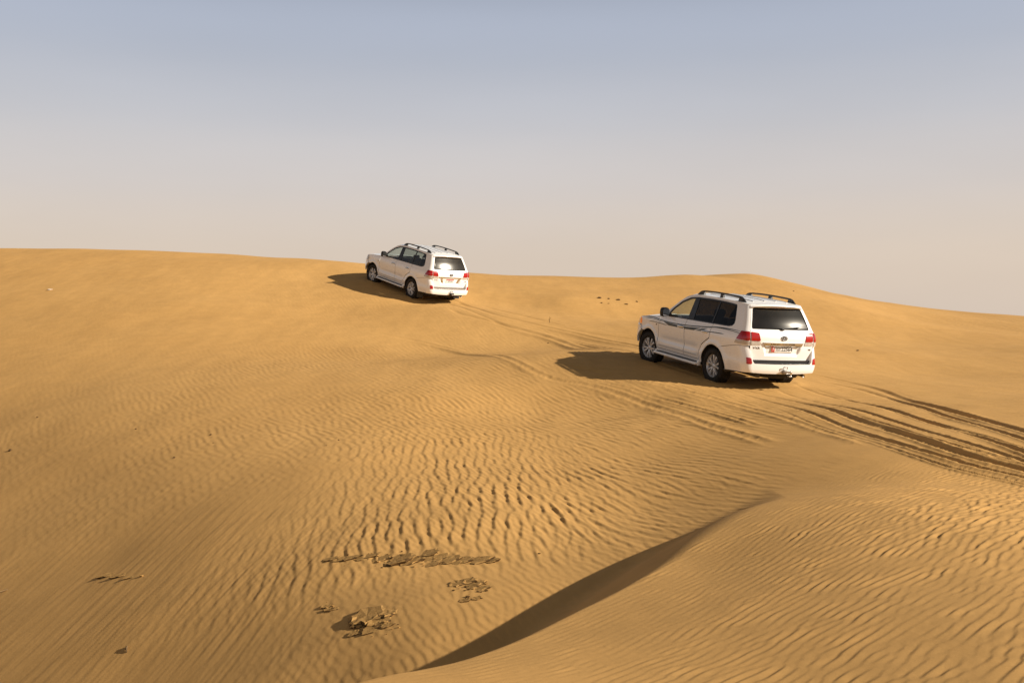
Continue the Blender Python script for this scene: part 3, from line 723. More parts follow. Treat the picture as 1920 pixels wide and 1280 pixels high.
def b_tyre():
    m = MB(); w_ = .135; R = .378
    prof = [(.245, -w_*.80), (.262, -w_*.93), (.30, -w_), (.345, -w_*.985), (.362, -w_*.90), (.374, -w_*.74), (R, -w_*.5), (R, 0), (R, w_*.5), (.374, w_*.74), (.362, w_*.90), (.345, w_*.985), (.30, w_), (.262, w_*.93), (.245, w_*.80)]
    m.lathe(prof, 48)
    for i in range(56):                                          # tread blocks
        a = 2*math.pi*i/56
        for y, dy in ((-.095, .052), (.095, .052), (-.03, .045), (.033, .045)):
            R_m = Matrix.Rotation(-a-(.04 if y > 0 else 0), 3, 'Y')
            c = R_m @ Vector((R+.002, y, 0)); m.box(c, (.010, dy, .028), rot=R_m)
    return m
def b_rim(n=5):
    def f():
        m = MB()
        m.lathe([(.250, .105), (.262, .112), (.264, .104), (.246, .088), (.236, .05), (.228, -.02), (.240, -.10), (.252, -.108)], 44)
        m.lathe([(.0, .094), (.022, .094), (.046, .088), (.058, .070), (.060, .03), (.0, .03)], 24)
        for i in range(n):
            for s in (-1, 1):
                a = 2*math.pi*i/n; da = .20*s; a0, a1 = a+.16*s, a+da+.03*s
                sec = []
                for t in np.linspace(0, 1, 5):
                    r = .045+.20*t; g = a0*(1-t)+a1*t+.05*s*t; wd = .0185+.010*t*t; y = .082+.014*math.sin(t*2.6)
                    ca, sa = math.cos(g), math.sin(g); tx, tz = -sa, ca
                    sec.append([(r*ca+tx*wd, y-.034, r*sa+tz*wd), (r*ca+tx*wd*.7, y, r*sa+tz*wd*.7), (r*ca-tx*wd*.7, y, r*sa-tz*wd*.7), (r*ca-tx*wd, y-.034, r*sa-tz*wd)])
                G = np.array(sec); k = len(sec)
                ff = [(q*4+j, q*4+j+1, (q+1)*4+j+1, (q+1)*4+j) for q in range(k-1) for j in range(3)]
                m.add(G.reshape(-1, 3), ff, 0, smooth=False)
        return m
    return f
def b_disc():
    m = MB(); m.lathe([(.0, .02), (.165, .02), (.172, .012), (.172, -.01), (.0, -.01)], 32)
    m.box((.10, .015, .10), (.10, .07, .12), bev=.015); return m
def b_backplate():
    m = MB(); return m.lathe([(.0, -.05), (.228, -.05), (.228, -.07), (0, -.07)], 28)
def wheel(parent, x, y, steer=0., spin=0.):
    e_ = bpy.data.objects.new('wheel', None); COL.objects.link(e_); e_.parent = parent; e_.location = (x, y, .384)
    e_.rotation_euler = (0, spin, steer + (0 if y > 0 else math.pi)); e_.empty_display_size = .2
    part('tyre', 'tyre', b_tyre, ['rubber'], e_); part('rim', 'rim', b_rim(), ['alloy'], e_); part('brake_disc', 'brake_disc', b_disc, ['steel'], e_); part('wheel_backing', 'wheel_backing', b_backplate, ['under'], e_)
    return e_
def b_mirror():
    m = MB()
    sec = [(0, .055, .075), (.04, .085, .105), (.09, .09, .11), (.125, .07, .09), (.14, .03, .05)]
    vv = []; n = 14
    for dx, ry, rz in sec:
        for k in range(n):
            a = 2*math.pi*k/n; ca = math.copysign(abs(math.cos(a))**.6, math.cos(a)); sa = math.copysign(abs(math.sin(a))**.6, math.sin(a))
            vv.append((1.88+dx, 1.075+ry*1.25*ca, 1.325+rz*sa))
    ff = [(i*n+k, i*n+(k+1) % n, (i+1)*n+(k+1) % n, (i+1)*n+k) for i in range(4) for k in range(n)]+[tuple(range(4*n, 5*n)), tuple(range(n))[::-1]]
    m.add(vv, ff); m.tube([(1.95, .90, 1.255), (1.95, .97, 1.27), (1.94, 1.04, 1.30)], [.035, .03, .03], 0, 8, 1.4); return m
def b_mirror_glass():
    m = MB(); n = 16
    vv = [(1.876, 1.075+.085*math.copysign(abs(math.cos(a))**.6, math.cos(a)), 1.325+.085*math.copysign(abs(math.sin(a))**.6, math.sin(a))) for a in np.linspace(0, 2*math.pi, n, endpoint=False)]
    return m.add(vv, [tuple(range(n))[::-1]])
def b_handle():
    m = MB(); m.tube([(-.115, 0, 0), (-.10, .022, 0), (-.05, .036, .002), (.05, .036, .002), (.10, .022, 0), (.115, 0, 0)], [.016, .017, .019, .019, .017, .016], 0, 8)
    m.box((0, .004, -.004), (.16, .008, .055), 0, .003); return m
def b_rail():
    m = MB(); y = .615
    top = [(1.30, y, 1.805), (1.16, y, 1.880), (.95, y, 1.905), (.4, y, 1.915), (-.15, y, 1.905), (-.42, y, 1.885), (-.56, y, 1.795)]
    pts = spline(np.array(top), 4); m.tube([tuple(p) for p in pts], .0185, 0, 8, 1.1)
    for x, l, zt_ in ((1.12, .16, 1.885), (.33, .11, 1.905), (-.40, .16, 1.885)):
        m.prism([(-l*.62, 0), (l*.62, 0), (l*.36, 1), (-l*.36, 1)], -.024, .024, lambda a, b, h, x=x, zt_=zt_: (x+a, y+h, 1.80+(zt_-1.80)*b), 0)
    return m
def b_runboard():
    m = MB(); m.box((1.48, .945, .345), (1.88, .16, .06), 0, .02); m.box((1.48, .945, .382), (1.70, .10, .018), 1, .006)
    m.box((.545, .915, .36), (.06, .11, .12), 0, .02); m.box((2.42, .915, .36), (.05, .10, .12), 0, .02); return m
def b_seat():
    m = MB(); m.box((0, 0, .10), (.50, .50, .18), 0, .06); m.box((-.28, 0, .42), (.15, .48, .62), 0, .06, Matrix.Rotation(-.22, 3, 'Y'))
    m.box((-.385, 0, .83), (.10, .26, .18), 0, .04, Matrix.Rotation(-.2, 3, 'Y')); m.tube([(-.36, .06, .70), (-.38, .06, .80)], .008, 0, 6); m.tube([(-.36, -.06, .70), (-.38, -.06, .80)], .008, 0, 6); return m
def b_bench():
    m = MB(); m.box((0, 0, .10), (.50, 1.30, .18), 0, .06); m.box((-.28, 0, .42), (.15, 1.30, .60), 0, .06, Matrix.Rotation(-.22, 3, 'Y'))
    for y in (-.42, 0, .42): m.box((-.375, y, .80), (.10, .26, .16), 0, .04, Matrix.Rotation(-.2, 3, 'Y'))
    return m
def b_dash():
    m = MB(); m.box((2.12, 0, 1.08), (.50, 1.60, .26), 0, .08); m.box((1.86, 0, .90), (.30, .30, .40), 0, .05); m.box((1.98, .38, 1.20), (.20, .36, .09), 0, .04); return m
def b_wheelring():
    m = MB(); R = Matrix.Rotation(math.radians(-62), 3, 'Y'); pts = [R @ Vector((.19*math.cos(a), .19*math.sin(a), 0)) for a in np.linspace(0, 2*math.pi, 29)]
    m.tube([p+Vector((1.72, .38, 1.10)) for p in pts], .017, 0, 7); m.tube([Vector((1.72, .38, 1.10))+R @ Vector((0, -.18, 0)), Vector((1.72, .38, 1.10))+R @ Vector((0, .18, 0))], .02, 0, 6); m.tube([(1.72, .38, 1.10), (1.95, .38, 1.0)], .04, 0, 8); return m
def b_floor():
    m = MB(); m.box((1.25, 0, .46), (4.2, 1.06, .10), 0, .02); m.box((1.47, 0, .46), (1.75, 1.74, .08), 0, .02); m.box((-.85, 0, .56), (.42, 1.62, .06)); m.box((3.15, 0, .72), (.7, 1.06, .55), 0, .03); return m
def b_chassis():
    m = MB()
    for y in (-.45, .45): m.box((1.2, y, .36), (4.4, .09, .12), 0, .015)
    m.tube([(0, -.72, .388), (0, .72, .388)], .055, 0, 10); m.tube([(2.85, -.72, .388), (2.85, .72, .388)], .045, 0, 10)
    m.tube([(0, 0, .388), (1.4, 0, .42)], .035, 0, 8); m.box((0, -.05, .39), (.26, .26, .24), 0, .06); m.box((-.98, 0, .43), (.12, 1.2, .09), 0, .01)
    return m
def b_spare():
    m = MB(); m.lathe([(.0, -.06), (.22, -.06), (.30, -.11), (.36, -.08), (.37, 0), (.36, .08), (.30, .11), (.22, .06), (0, .06)], 36)
    R = Matrix.Rotation(math.pi/2, 3, 'X'); m.v = [tuple(R @ Vector(p)+Vector((-.74, 0, .40))) for p in m.v]; return m
def b_exhaust():
    m = MB(); m.tube([(.9, -.36, .34), (.2, -.56, .34), (-.5, -.60, .36), (-.95, -.62, .36), (-1.06, -.63, .35)], .035, 0, 10); m.tube([(-.35, -.60, .36), (-.8, -.61, .36)], .085, 0, 12); return m
def b_hitch():
    m = MB(); m.box((-1.20, .0, .455), (.16, .075, .075), 0, .008); m.tube([(-1.25, .035, .52), (-1.26, .035, .56), (-1.26, -.06, .56), (-1.25, -.06, .52)], .010, 0, 6)
    m.box((-1.27, -.04, .47), (.05, .16, .06), 0, .01); return m
def b_ball():
    m = MB(); m.tube([(-1.27, -.15, .36), (-1.27, -.15, .45)], .016, 0, 8)
    vv = []; ff = []
    for i in range(7):
        for j in range(10):
            a = math.pi*i/6; b = 2*math.pi*j/10; vv.append((-1.27+.027*math.sin(a)*math.cos(b), -.15+.027*math.sin(a)*math.sin(b), .465+.027*math.cos(a)))
    ff = [(i*10+j, (i+1)*10+j, (i+1)*10+(j+1) % 10, i*10+(j+1) % 10) for i in range(6) for j in range(10)]
    m.add(vv, ff); m.box((-1.25, -.13, .37), (.09, .07, .02), 0, .004); return m
def b_flap(cx):
    def f():
        m = MB(); return m.box((cx, .815, .33), (.014, .26, .34), 0, .003, Matrix.Rotation(.10, 3, 'Y'))
    return f
def b_spoiler():
    m = MB(); v = np.linspace(-1, 1, 25)
    prof = [(-.58, 1.826), (-.70, 1.818), (-.80, 1.806), (-.895, 1.786), (-.90, 1.770), (-.87, 1.758), (-.70, 1.764)]
    G = np.zeros((len(prof), 25, 3))
    for i, (x, z) in enumerate(prof):
        G[i, :, 0] = x+.075*v**2+.05*np.abs(v)**8*(i in (3, 4)); G[i, :, 1] = v*.635; G[i, :, 2] = z-.036*np.abs(v)**2.6+.004*(1-np.abs(v)**2)*(i < 4)
    m.grid(G, flip=True); n = len(prof)
    for j in (0, 24): m.add([tuple(G[i, j]) for i in range(n)], [tuple(range(n)) if j == 0 else tuple(range(n))[::-1]], smooth=False)
    return m
def b_brakelight():
    m = MB(); return m.box((-.812, 0, 1.762), (.03, .36, .018), 0, .004)
def b_wiper():
    m = MB(); f = lambda y, z: tuple(wrap(np.array(y), np.array(z)).ravel()-np.array([.022, 0, 0]))
    m.tube([f(.01, 1.30), f(.0, 1.325), f(-.20, 1.345), f(-.45, 1.365)], [.018, .014, .009, .006], 0, 6); m.tube([f(-.10, 1.332), f(-.28, 1.347), f(-.46, 1.36)], .009, 0, 5); m.box(f(.01, 1.315), (.04, .07, .045), 0, .01); return m
def b_garnish(wide):
    def f():
        m = MB()
        if wide:                                                 # bar with arms down either side of the plate
            skin(m, wrap, [(-.50, 1.02), (.50, 1.02), (.53, 1.06), (-.53, 1.06)], off=.022, thick=.03, step=.05, mi_in=0)
            for s in (-1, 1): skin(m, wrap, [(s*.47, 1.018), (s*.36, 1.018), (s*.30, .83), (s*.38, .83)], off=.012, thick=.05, step=.05, mi_in=0)
        else: skin(m, wrap, [(-.47, .985), (.47, .985), (.50, 1.045), (-.50, 1.045)], off=.028, thick=.035, step=.05, mi_in=0)
        return m
    return f
def b_emblem():
    m = MB(); x = float(wrap(np.array(0.), np.array(1.14))[0])-.012
    for ry, rz, cz, r in ((.066, .046, 0, .008), (.022, .043, 0, .006), (.042, .018, .018, .006)):
        m.tube([(x, ry*math.cos(a), 1.14+cz+rz*math.sin(a)) for a in np.linspace(0, 2*math.pi, 25)], r, 0, 6)
    return m
STR = dict(
 line1=[(3.18, 1.085), (3.0, 1.112), (2.75, 1.128), (2.5, 1.122), (2.23, 1.105), (1.9, 1.098), (1.54, 1.102), (1.0, 1.125), (.29, 1.18), (.0, 1.212), (-.24, 1.228), (-.55, 1.235), (-.85, 1.232)],
 line2=[(3.05, 1.075), (2.8, 1.095), (2.5, 1.09), (2.2, 1.075)], line3=[(.1, 1.205), (-.24, 1.212), (-.6, 1.205), (-.88, 1.185)],
 line4=[(2.88, 1.018), (2.6, 1.032), (2.27, 1.030), (1.95, 1.02)], line5=[(.62, 1.062), (.15, 1.092), (-.1, 1.105), (-.36, 1.112)])
def b_line(k, w0):
    def f():
        m = MB(); c = spline(np.array(STR[k]), 6); n = len(c); t = np.linspace(0, 1, n); w_ = w0*np.minimum(1, np.minimum(t, 1-t)*7+.12)
        G = np.zeros((2, n, 3))
        for i, s in enumerate((-1, 1)):
            u, z = c[:, 0]+1.9, c[:, 1]+s*w_; G[i] = wrap(u, z)+wnorm(wrap, u, z)*.004
        m.grid(G, flip=False); return m
    return f
def b_band(poly):
    def f():
        m = MB(); return skin(m, wrap, X(*poly), off=.0035, thick=0, step=.06)
    return f
def suv(style, name, label):
    R, t = CAR[style]
    root = bpy.data.objects.new(name, None); COL.objects.link(root); root.empty_display_size = 1
    Mx = Matrix.Identity(4)
    for i in range(3):
        for j in range(3): Mx[i][j] = float(R[i, j])
        Mx[i][3] = float(t[i]) + (CAMZ if i == 2 else 0)
    root.matrix_world = Mx
    root['label'] = label; root['category'] = 'car'; root['group'] = 'white cars driving up the dunes'
    near = style == 'near'
    pair('quarter_panel', 'quarter_panel', b_quarter, ['paint', 'dark'], root)
    fd = pair('door', 'front_door', b_door_f, ['paint', 'dark'], root); rd = pair('door', 'rear_door', b_door_r, ['paint', 'dark'], root)
    for d, x in ((fd, 1.37), (rd, .36)):
        for o, s in zip(d, (1, -1)):
            h = part('handle', 'handle' if s > 0 else 'handle_r', b_handle if s > 0 else (lambda: b_handle().mirror()), ['chrome'], o); p = wrap(np.array(x+1.9), np.array(1.075)); h.location = (x, s*float(p[1]), 1.075)
    for d, key, x0, x1 in ((fd, 'molding_f', 1.225, 2.33), (rd, 'molding_r', .64, 1.18)):
        bl = lambda x0=x0, x1=x1: skin(MB(), wrap, X((x0, .520), (x1, .514), (x1-.01, .540), (x0, .545)), off=.014, thick=.016, step=.05, mi_in=0)
        part('door_molding', key, bl, ['molding'], d[0]); part('door_molding', key+'_r', lambda: bl().mirror(), ['molding'], d[1])
    pair('fender', 'fender', b_fender, ['paint', 'under'], root); pair('rocker_panel', 'rocker_panel', b_rocker, ['paint', 'under'], root)
    part('roof', 'roof', b_roof, ['paint', 'dark'], root); part('hood', 'hood', b_hood, ['paint', 'under'], root); part('windscreen', 'windscreen', b_windscreen, ['g_wind'], root)
    pair('window_frame', 'window_frame', b_frame, ['black'], root)
    for i, (k, g_) in enumerate((('front', 'g_clear'), ('rear', 'g_dark' if near else 'g_mid'), ('quarter', 'g_dark' if near else 'g_mid'))):
        pair('side_window', 'side_window_%s_%s' % (k, style if i else ''), b_pane(i), [g_], root)
    tg = part('tailgate', 'tailgate', b_tailgate, ['paint', 'dark'], root)
    part('rear_window', 'rear_window_'+style, b_rglass, ['g_rear' if near else 'g_rear2'], tg); part('window_seal', 'window_seal', b_rseal, ['matte'], tg)
    if near: part('wiper', 'wiper', b_wiper, ['black'], tg)
    gn = part('chrome_garnish', 'chrome_garnish_'+style, b_garnish(not near), ['chrome'], tg); part('emblem', 'emblem', b_emblem, ['badge'], tg)
    for s in (1, -1):
        mm = (lambda f: f) if s > 0 else (lambda f: (lambda: f().mirror())); k = '' if s > 0 else '_r'
        for nm, poly, mt in (('tail_lamp', [(.565, 1.07), (.775, 1.07), (.782, 1.245), (.60, 1.225)], 'red'), ('reversing_lamp', [(.545, .99), (.772, .985), (.775, 1.062), (.562, 1.062)], 'clear')):
            part(nm, nm+'_in'+k, mm(lens(poly)), [mt], tg)
        for nm, poly, mt in (('tail_lamp', [(.805, 1.07), (1.13, 1.075), (1.055, 1.248), (.812, 1.247)], 'red'), ('turn_lamp', [(.802, .985), (1.17, .992), (1.132, 1.066), (.805, 1.062)], 'clear')):
            part(nm, nm+'_out'+k, mm(lens(poly)), [mt], root)
    rb = part('rear_bumper', 'rear_bumper', b_bumper_r, ['paint', 'paint'], root); part('step_pad', 'step_pad_'+style, b_steppad, ['black' if near else 'steel'], rb)
    pair('bumper_cheek', 'bumper_cheek', b_podwall, ['paint'], rb)
    pair('reflector', 'reflector', lens([(.775, .605), (.885, .60), (.895, .735), (.80, .725)], .006, .015, bwrap, .04), ['red'], rb)
    pair('front_bumper', 'front_bumper', b_fbumper, ['paint', 'under'], root); pair('nose_panel', 'nose_panel', b_nose, ['paint', 'under'], root); pair('grille', 'grille', b_grille, ['black', 'chrome'], root)
    pair('headlamp', 'headlamp', lens([(5.15, .915), (5.66, .915), (5.66, 1.0), (5.14, 1.065)], .012, .02), ['headlamp'], root)
    pair('side_lamp', 'side_lamp_'+style, lens([(5.075, .93), (5.14, .915), (5.145, 1.06), (5.11, 1.07)], .016, .02), ['amber' if near else 'headlamp'], root)
    pair('wheel_arch_liner', 'liner_rear', b_liner(0.), ['under'], root); pair('wheel_arch_liner', 'liner_front', b_liner(2.85), ['under'], root)
    st = math.radians(8 if near else 4)
    for x, y, s_, sp_ in ((2.85, .815, st, .3), (2.85, -.815, st, 1.1), (0, .815, 0, .75), (0, -.815, 0, .2)): wheel(root, x, y, s_, sp_)
    for o in pair('door_mirror', 'door_mirror', b_mirror, ['black'], root): part('mirror_glass', 'mirror_glass' if o.data.name == 'door_mirror' else 'mirror_glass_r', b_mirror_glass if o.data.name == 'door_mirror' else (lambda: b_mirror_glass().mirror()), ['mirror'], o)
    pair('roof_rail', 'roof_rail', b_rail, ['black'], root); pair('running_board', 'running_board', b_runboard, ['paint', 'black'], root)
    part('roof_spoiler', 'roof_spoiler', b_spoiler, ['paint'], root); part('brake_light', 'brake_light', b_brakelight, ['red'], root)
    seatm = 'dark' if near else 'beige'
    for x, y in ((1.10, .40), (1.10, -.40)): part('seat', 'seat_'+style, b_seat, [seatm], root).location = (x, y, .62)
    for x in (.15,): part('bench_seat', 'bench_'+style, b_bench, [seatm], root).location = (x, 0, .64)
    part('dashboard', 'dashboard', b_dash, ['dark'], root); part('steering_wheel', 'steering_wheel', b_wheelring, ['black'], root)
    part('rear_view_mirror', 'rear_view_mirror', lambda: MB().box((1.72, 0, 1.70), (.04, .24, .07), 0, .015).tube([(1.72, 0, 1.72), (1.80, 0, 1.76)], .01), ['black'], root)
    part('floor_pan', 'floor_pan', b_floor, ['under'], root); part('chassis', 'chassis', b_chassis, ['under'], root); part('spare_wheel', 'spare_wheel', b_spare, ['rubber'], root); part('exhaust', 'exhaust', b_exhaust, ['steel'], root)
    h = part('tow_hitch', 'tow_hitch_'+style, b_hitch, ['steel' if near else 'black'], root)
    if near: part('tow_ball', 'tow_ball', b_ball, ['chrome'], h)
    if not near: pair('mud_flap', 'mud_flap_rear', b_flap(-.475), ['black'], root)
    part('fender_badge', 'fender_badge', lambda: MB().box((2.47, float(wrap(np.array(4.37), np.array(.985))[1])+.004, .985), (.05, .008, .03), 0, .002), ['badge'], root)
    # number plate
    xp = float(wrap(np.array(0.), np.array(.90))[0])-.006
    if near:
        pl = part('number_plate', 'number_plate_wide', lambda: MB().box((xp, 0, .905), (.012, .53, .115), 0, .003), ['plate'], tg)
        part('plate_band', 'plate_band_wide', lambda: MB().box((xp-.0075, .222, .905), (.004, .078, .108), 0, 0), ['plate_red'], pl)
        text('plate_number', '22564', .112, (xp-.009, -.118, .905), pl, 'ink', .98); text('plate_code', '7', .085, (xp-.011, .222, .905), pl, 'white_ink')
        def bars():
            m = MB()
            for z, y0, y1 in ((.938, .025, .165), (.918, .03, .08), (.918, .095, .16), (.898, .05, .15), (.876, .03, .16)):
                m.box((xp-.0075, (y0+y1)/2, z), (.003, y1-y0, .008))
            return m
        part('plate_small_print', 'plate_small_print', bars, ['ink'], pl)
        for wd, y in (('LAND', .21), ('CRUISER', -.115)): text('garnish_lettering', wd, .046, (float(wrap(np.array(y), np.array(1.015))[0])-.030, y, 1.015), gn, 'badge', 1.8)
        text('badge_lettering', 'VXR', .062, (float(wrap(np.array(.66), np.array(.92))[0])-.006, .625, .925), tg, 'badge', 1.35, -.13); text('badge_lettering', 'V8', .05, (float(wrap(np.array(.72), np.array(.9))[0])-.006, -.685, .905), tg, 'badge', 1.3, .14)
    else:
        pl = part('number_plate', 'number_plate_tall', lambda: MB().box((xp, 0, .905), (.012, .33, .165), 0, .003), ['plate'], tg)
        part('plate_band', 'plate_band_top', lambda: MB().box((xp-.0075, 0, .962), (.004, .32, .046), 0, 0), ['plate_red'], pl)
        text('plate_number', '47574', .085, (xp-.009, 0, .890), pl, 'ink', 1.05)
        text('badge_lettering', 'VXR', .055, (float(wrap(np.array(.66), np.array(.92))[0])-.006, .625, .925), tg, 'badge', 1.35, -.13); text('badge_lettering', 'V8', .05, (float(wrap(np.array(.72), np.array(.9))[0])-.006, -.685, .905), tg, 'badge', 1.3, .14)
    if near:
        for k, w_ in (('line1', .011), ('line2', .006), ('line3', .006), ('line4', .008), ('line5', .009)):
            pair('side_stripe', 'stripe_'+k, b_line(k, w_), ['stripe'], root)
        for i, (mt, poly) in enumerate((('stripe', [(2.16, 1.088), (1.55, 1.078), (1.50, 1.030), (1.90, 1.022)]), ('stripe2', [(1.50, 1.076), (1.30, 1.076), (1.26, 1.026), (1.45, 1.030)]), ('stripe', [(1.27, 1.079), (.55, 1.128), (.80, 1.048), (1.21, 1.028)]), ('stripe2', [(.50, 1.128), (.28, 1.15), (.52, 1.062), (.74, 1.050)]))):
            pair('side_stripe', 'stripe_band%d' % i, b_band(poly), [mt], root)
    return root
suv('near', 'off_road_car', 'white off-road car with dark side stripes and darkened windows, nearest the camera')
suv('far', 'off_road_car', 'plain white off-road car without stripes cresting the dune, farther from the camera')
# ------------------------------------------------------------------ crusts, stones and bits lying on the sand
def crust_material(name, col, col2):
    m, t, b = mat(name)
    pos = nd(t, 'ShaderNodeTexCoord').outputs['Object']
    lk(t, ramp(t, noise(t, 18, 6, .7, pos), [(.3, col), (.7, col2)]), b.inputs['Base Color'])
    setp(b, Roughness=.95); b.inputs['Specular IOR Level'].default_value = .1
    bump(t, b, noise(t, 60, 5, .7, pos), .8, .01); return m
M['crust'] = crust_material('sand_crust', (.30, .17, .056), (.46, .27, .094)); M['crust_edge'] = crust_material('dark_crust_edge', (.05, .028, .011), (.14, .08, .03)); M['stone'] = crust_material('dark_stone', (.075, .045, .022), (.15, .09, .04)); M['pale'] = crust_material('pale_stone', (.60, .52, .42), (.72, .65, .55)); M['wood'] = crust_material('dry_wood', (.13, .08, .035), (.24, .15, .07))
def thing(name, label, cat, loc, group=None, rz=0.):
    o = bpy.data.objects.new(name, None); COL.objects.link(o); o.location = loc; o.rotation_euler[2] = rz; o['label'] = label; o['category'] = cat
    if group: o['group'] = group
    return o
def slab_mesh(w_, d_, t_, seed):
    """a broken plate of crusted sand: ragged outline, dished top, undercut edge"""
    g = np.random.default_rng(seed); n = 16; m = MB(); ring = []
    rr = 1+.15*g.normal(size=n); rr = np.clip(rr, .65, 1.3)
    for lev, (sc, z) in enumerate(((.55, .86), (.86, 1.0), (1.0, .70), (.93, .35), (.72, -.9))):
        for k in range(n):
            a = 2*math.pi*k/n; q = rr[k]*sc*(1+.07*g.normal()); ring.append((w_/2*q*math.cos(a), d_/2*q*math.sin(a), t_*(z+.10*g.normal())))
    c = [(0, 0, t_*.8)]; vv = ring+c
    ff = [(i*n+k, (i+1)*n+k, (i+1)*n+(k+1) % n, i*n+(k+1) % n) for i in range(4) for k in range(n)]+[(5*n, k, (k+1) % n) for k in range(n)]
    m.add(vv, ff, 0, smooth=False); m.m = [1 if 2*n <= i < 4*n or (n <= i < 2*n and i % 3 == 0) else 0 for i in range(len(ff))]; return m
def stone_mesh(w_, d_, h_, seed, mat_='stone'):
    bm = bmesh.new(); bmesh.ops.create_icosphere(bm, subdivisions=2, radius=1); g = np.random.default_rng(seed)
    dirs = g.normal(size=(9, 3)); dirs /= np.linalg.norm(dirs, axis=1)[:, None]; cut = .62+.3*g.random(9)
    for v in bm.verts:
        p = np.array(v.co)
        for dd, c in zip(dirs, cut):
            k = p @ dd
            if k > c: p = p-dd*(k-c)
        p *= 1+.05*g.normal(); v.co = (p[0]*w_/2, p[1]*d_/2, p[2]*h_/2+h_*.18)
    me_ = bpy.data.meshes.new('stone'); bm.to_mesh(me_); bm.free(); me_.materials.append(M[mat_]); return me_
SEED = [100]
def outcrop(label, pieces, crumbs=0, spread=(40, 12)):
    """pieces: (column, row, width px, depth / width, thickness m, tip)"""
    pw_ = [hit(p[0], p[1]) for p in pieces]; c = np.mean(pw_, 0)
    root = thing('crust_outcrop', label, 'rock', (c[0], c[1], ground_at(c[0], c[1])), 'broken crusts showing through the sand of the hollow')
    for p, q in zip(pieces, pw_):
        SEED[0] += 1; w_ = p[2]*1.6/FPX*q[1]
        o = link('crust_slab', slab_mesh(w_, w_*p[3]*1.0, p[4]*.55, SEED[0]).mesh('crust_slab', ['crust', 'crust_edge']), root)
        o.location = (q[0]-c[0], q[1]-c[1], ground_at(q[0], q[1])-root.location.z-p[4]*.22)
        o.rotation_euler = (.08+p[5]*.4, -.22+random.uniform(-.05, .05), random.uniform(-.25, .25))
    m = MB(); px0 = np.mean([p[0] for p in pieces]); py0 = np.mean([p[1] for p in pieces]); g = np.random.default_rng(SEED[0]+500)
    for i in range(crumbs):
        q = hit(px0+g.normal()*spread[0], py0+g.normal()*spread[1]); s_ = abs(g.normal())*.007+.004
        z = ground_at(q[0], q[1])-root.location.z
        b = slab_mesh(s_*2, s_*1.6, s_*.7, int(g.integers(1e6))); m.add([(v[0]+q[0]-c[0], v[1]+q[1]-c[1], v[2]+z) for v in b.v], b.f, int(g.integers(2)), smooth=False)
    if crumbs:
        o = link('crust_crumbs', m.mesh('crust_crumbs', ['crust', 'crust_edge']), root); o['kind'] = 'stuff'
    return root
outcrop('long broken ledge of crusted sand, the widest of the crusts in the hollow', [(622, 1046, 22, .7, .020, 0), (650, 1046, 30, .6, .022, .05), (672, 1047, 26, .6, .022, 0), (693, 1041, 26, .5, .018, 0), (712, 1049, 30, .6, .026, .1), (742, 1052, 46, .75, .050, .1), (772, 1054, 34, .6, .040, .08), (797, 1039, 30, .8, .024, .1), (812, 1049, 38, .7, .034, .12), (840, 1051, 36, .7, .044, .05), (866, 1051, 32, .7, .040, .1), (893, 1052, 44, .6, .040, .04), (918, 1053, 24, .6, .024, 0), (852, 1058, 22, .7, .022, .2), (808, 1060, 24, .6, .018, .1)], 60, (75, 7))
outcrop('ring of broken crust just below the right end of the long ledge', [(858, 1096, 22, .9, .050, .15), (874, 1092, 28, .7, .040, .1), (884, 1101, 26, .7, .036, .2), (898, 1094, 18, .9, .038, -.1), (903, 1104, 22, .6, .026, .1), (872, 1127, 15, .8, .026, .1), (895, 1123, 14, .8, .026, .1)], 22, (20, 10))
outcrop('hollowed lump of crust nearest the camera, left of the slip face shadow', [(690, 1158, 46, 1.0, .085, .12), (712, 1166, 30, .9, .060, .2), (672, 1172, 24, .9, .050, .2), (728, 1153, 22, 1.1, .050, -.1), (700, 1180, 34, .6, .028, .1), (668, 1186, 20, .7, .024, .1), (726, 1174, 18, .7, .030, .1)], 30, (26, 11))
outcrop('small pair of crust flakes left of the hollowed lump', [(613, 1139, 18, .6, .030, .1), (620, 1144, 20, .5, .024, .05)], 6, (10, 4))
outcrop('thin dark straight crack of crust alone in the left part of the hollow', [(202, 1077, 26, .5, .034, .05), (226, 1079, 26, .4, .030, .05), (248, 1081, 22, .4, .014, 0)], 4, (20, 3))
def stone(px, py, wpx, asp, label, group=None, mat_='stone', name='stone', cat='stone', flat=.7):
    q = hit(px, py); w_ = wpx/FPX*q[1]; SEED[0] += 1
    o = link(name, stone_mesh(w_, w_*asp, w_*flat, SEED[0], mat_)); o.location = (q[0], q[1], ground_at(q[0], q[1])-w_*flat*.08); o.rotation_euler[2] = random.random()*3
    o['label'] = label; o['category'] = cat
    if group: o['group'] = group
    return o
G1 = 'dark stones on the far slope between the two cars'
stone(1124, 560, 11, .7, 'largest and leftmost upper dark stone on the slope between the two cars', G1, flat=.45)
stone(1141, 561.5, 6, .8, 'small dark stone just right of the largest stone on the far slope', G1, flat=.5)
stone(1159, 563.5, 9, .7, 'second largest dark stone between the cars, middle of the upper row', G1, flat=.5)
stone(1194, 566, 7, .7, 'rightmost of the dark stones on the slope between the cars', G1, flat=.4)
stone(1128, 569.5, 6, .8, 'lower dark stone directly below the largest stone on the far slope', G1, flat=.35)
stone(1141, 570.5, 5, .8, 'smallest lower dark stone between the cars, in the middle of the row', G1, flat=.35)
stone(1174, 571.5, 9, .7, 'lower right flat dark stone between the cars', G1, flat=.35)
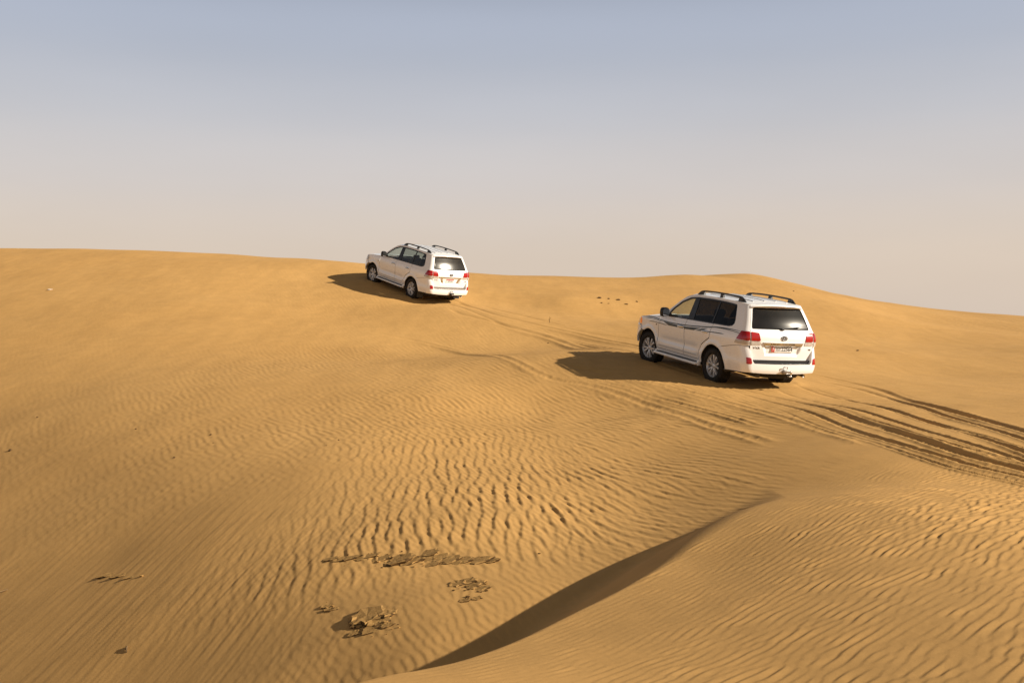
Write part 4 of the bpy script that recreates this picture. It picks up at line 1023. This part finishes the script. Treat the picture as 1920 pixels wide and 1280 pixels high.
stone(1608, 658, 8, .7, 'lone dark stone on the smooth slope right of the near car', flat=.4)
stone(1488, 548, 6, .7, 'lone dark stone high on the slope above the near car', flat=.35)
G2 = 'dark pebbles on the left slope'
for px, py, w_, lb in ((19, 845, 9, 'largest dark pebble, at the left edge of the sand slope'), (70, 784, 4, 'tiny pebble high on the slope near the left edge'), (255, 808, 5, 'dark pebble left of the pair of pebbles on the left slope'), (395, 816, 5.5, 'upper dark pebble of the close pair on the left slope'), (400, 831, 3, 'tiny pebble just below the upper one of the close pair'), (327, 859, 5, 'dark pebble lowest of the pebbles on the left slope'), (635, 824, 4, 'rightmost small pebble left of the large ripples'), (612, 834, 3, 'tiny pebble next to the rightmost small pebble'), (1028, 640, 4, 'small pebble on the sand left of the near car shadow')):
    stone(px, py, w_, .8, lb, G2, flat=.75)
stone(95, 543, 16, .5, 'pale flat stone high on the left slope', None, 'pale', flat=.16)
def stick(px, py, pts, r, label):
    q = hit(px, py); o = link('dry_stick', MB().tube(pts, r, 0, 6).mesh('dry_stick', ['wood'])); o.location = (q[0], q[1], ground_at(q[0], q[1])); o['label'] = label; o['category'] = 'stick'
stick(237, 1222, [(.02, -.05, .0), (.0, 0, .018), (-.015, .05, .02), (-.02, .085, .008)], [.006, .012, .012, .004], 'short dark stick lying at the bottom left of the hollow')
stick(8, 1106, [(-.08, -.10, .0), (0, 0, .02), (.07, .14, .01)], [.005, .011, .004], 'thin dark stick at the left edge of the hollow')
q = hit(1030, 605); tw = thing('dry_plant', 'single dry upright stalk beside the wheel tracks left of the near car', 'plant', (q[0], q[1], ground_at(q[0], q[1])))
link('stem', MB().tube([(0, 0, -.02), (.01, 0, .08), (.015, .01, .20)], [.012, .008, .004], 0, 5).mesh('stem', ['wood']), tw)
link('twig', MB().tube([(.01, 0, .07), (-.04, .01, .13)], [.006, .003], 0, 5).mesh('twig', ['wood']), tw); link('twig', MB().tube([(.012, 0, .10), (.05, -.01, .17)], [.005, .003], 0, 5).mesh('twig', ['wood']), tw)
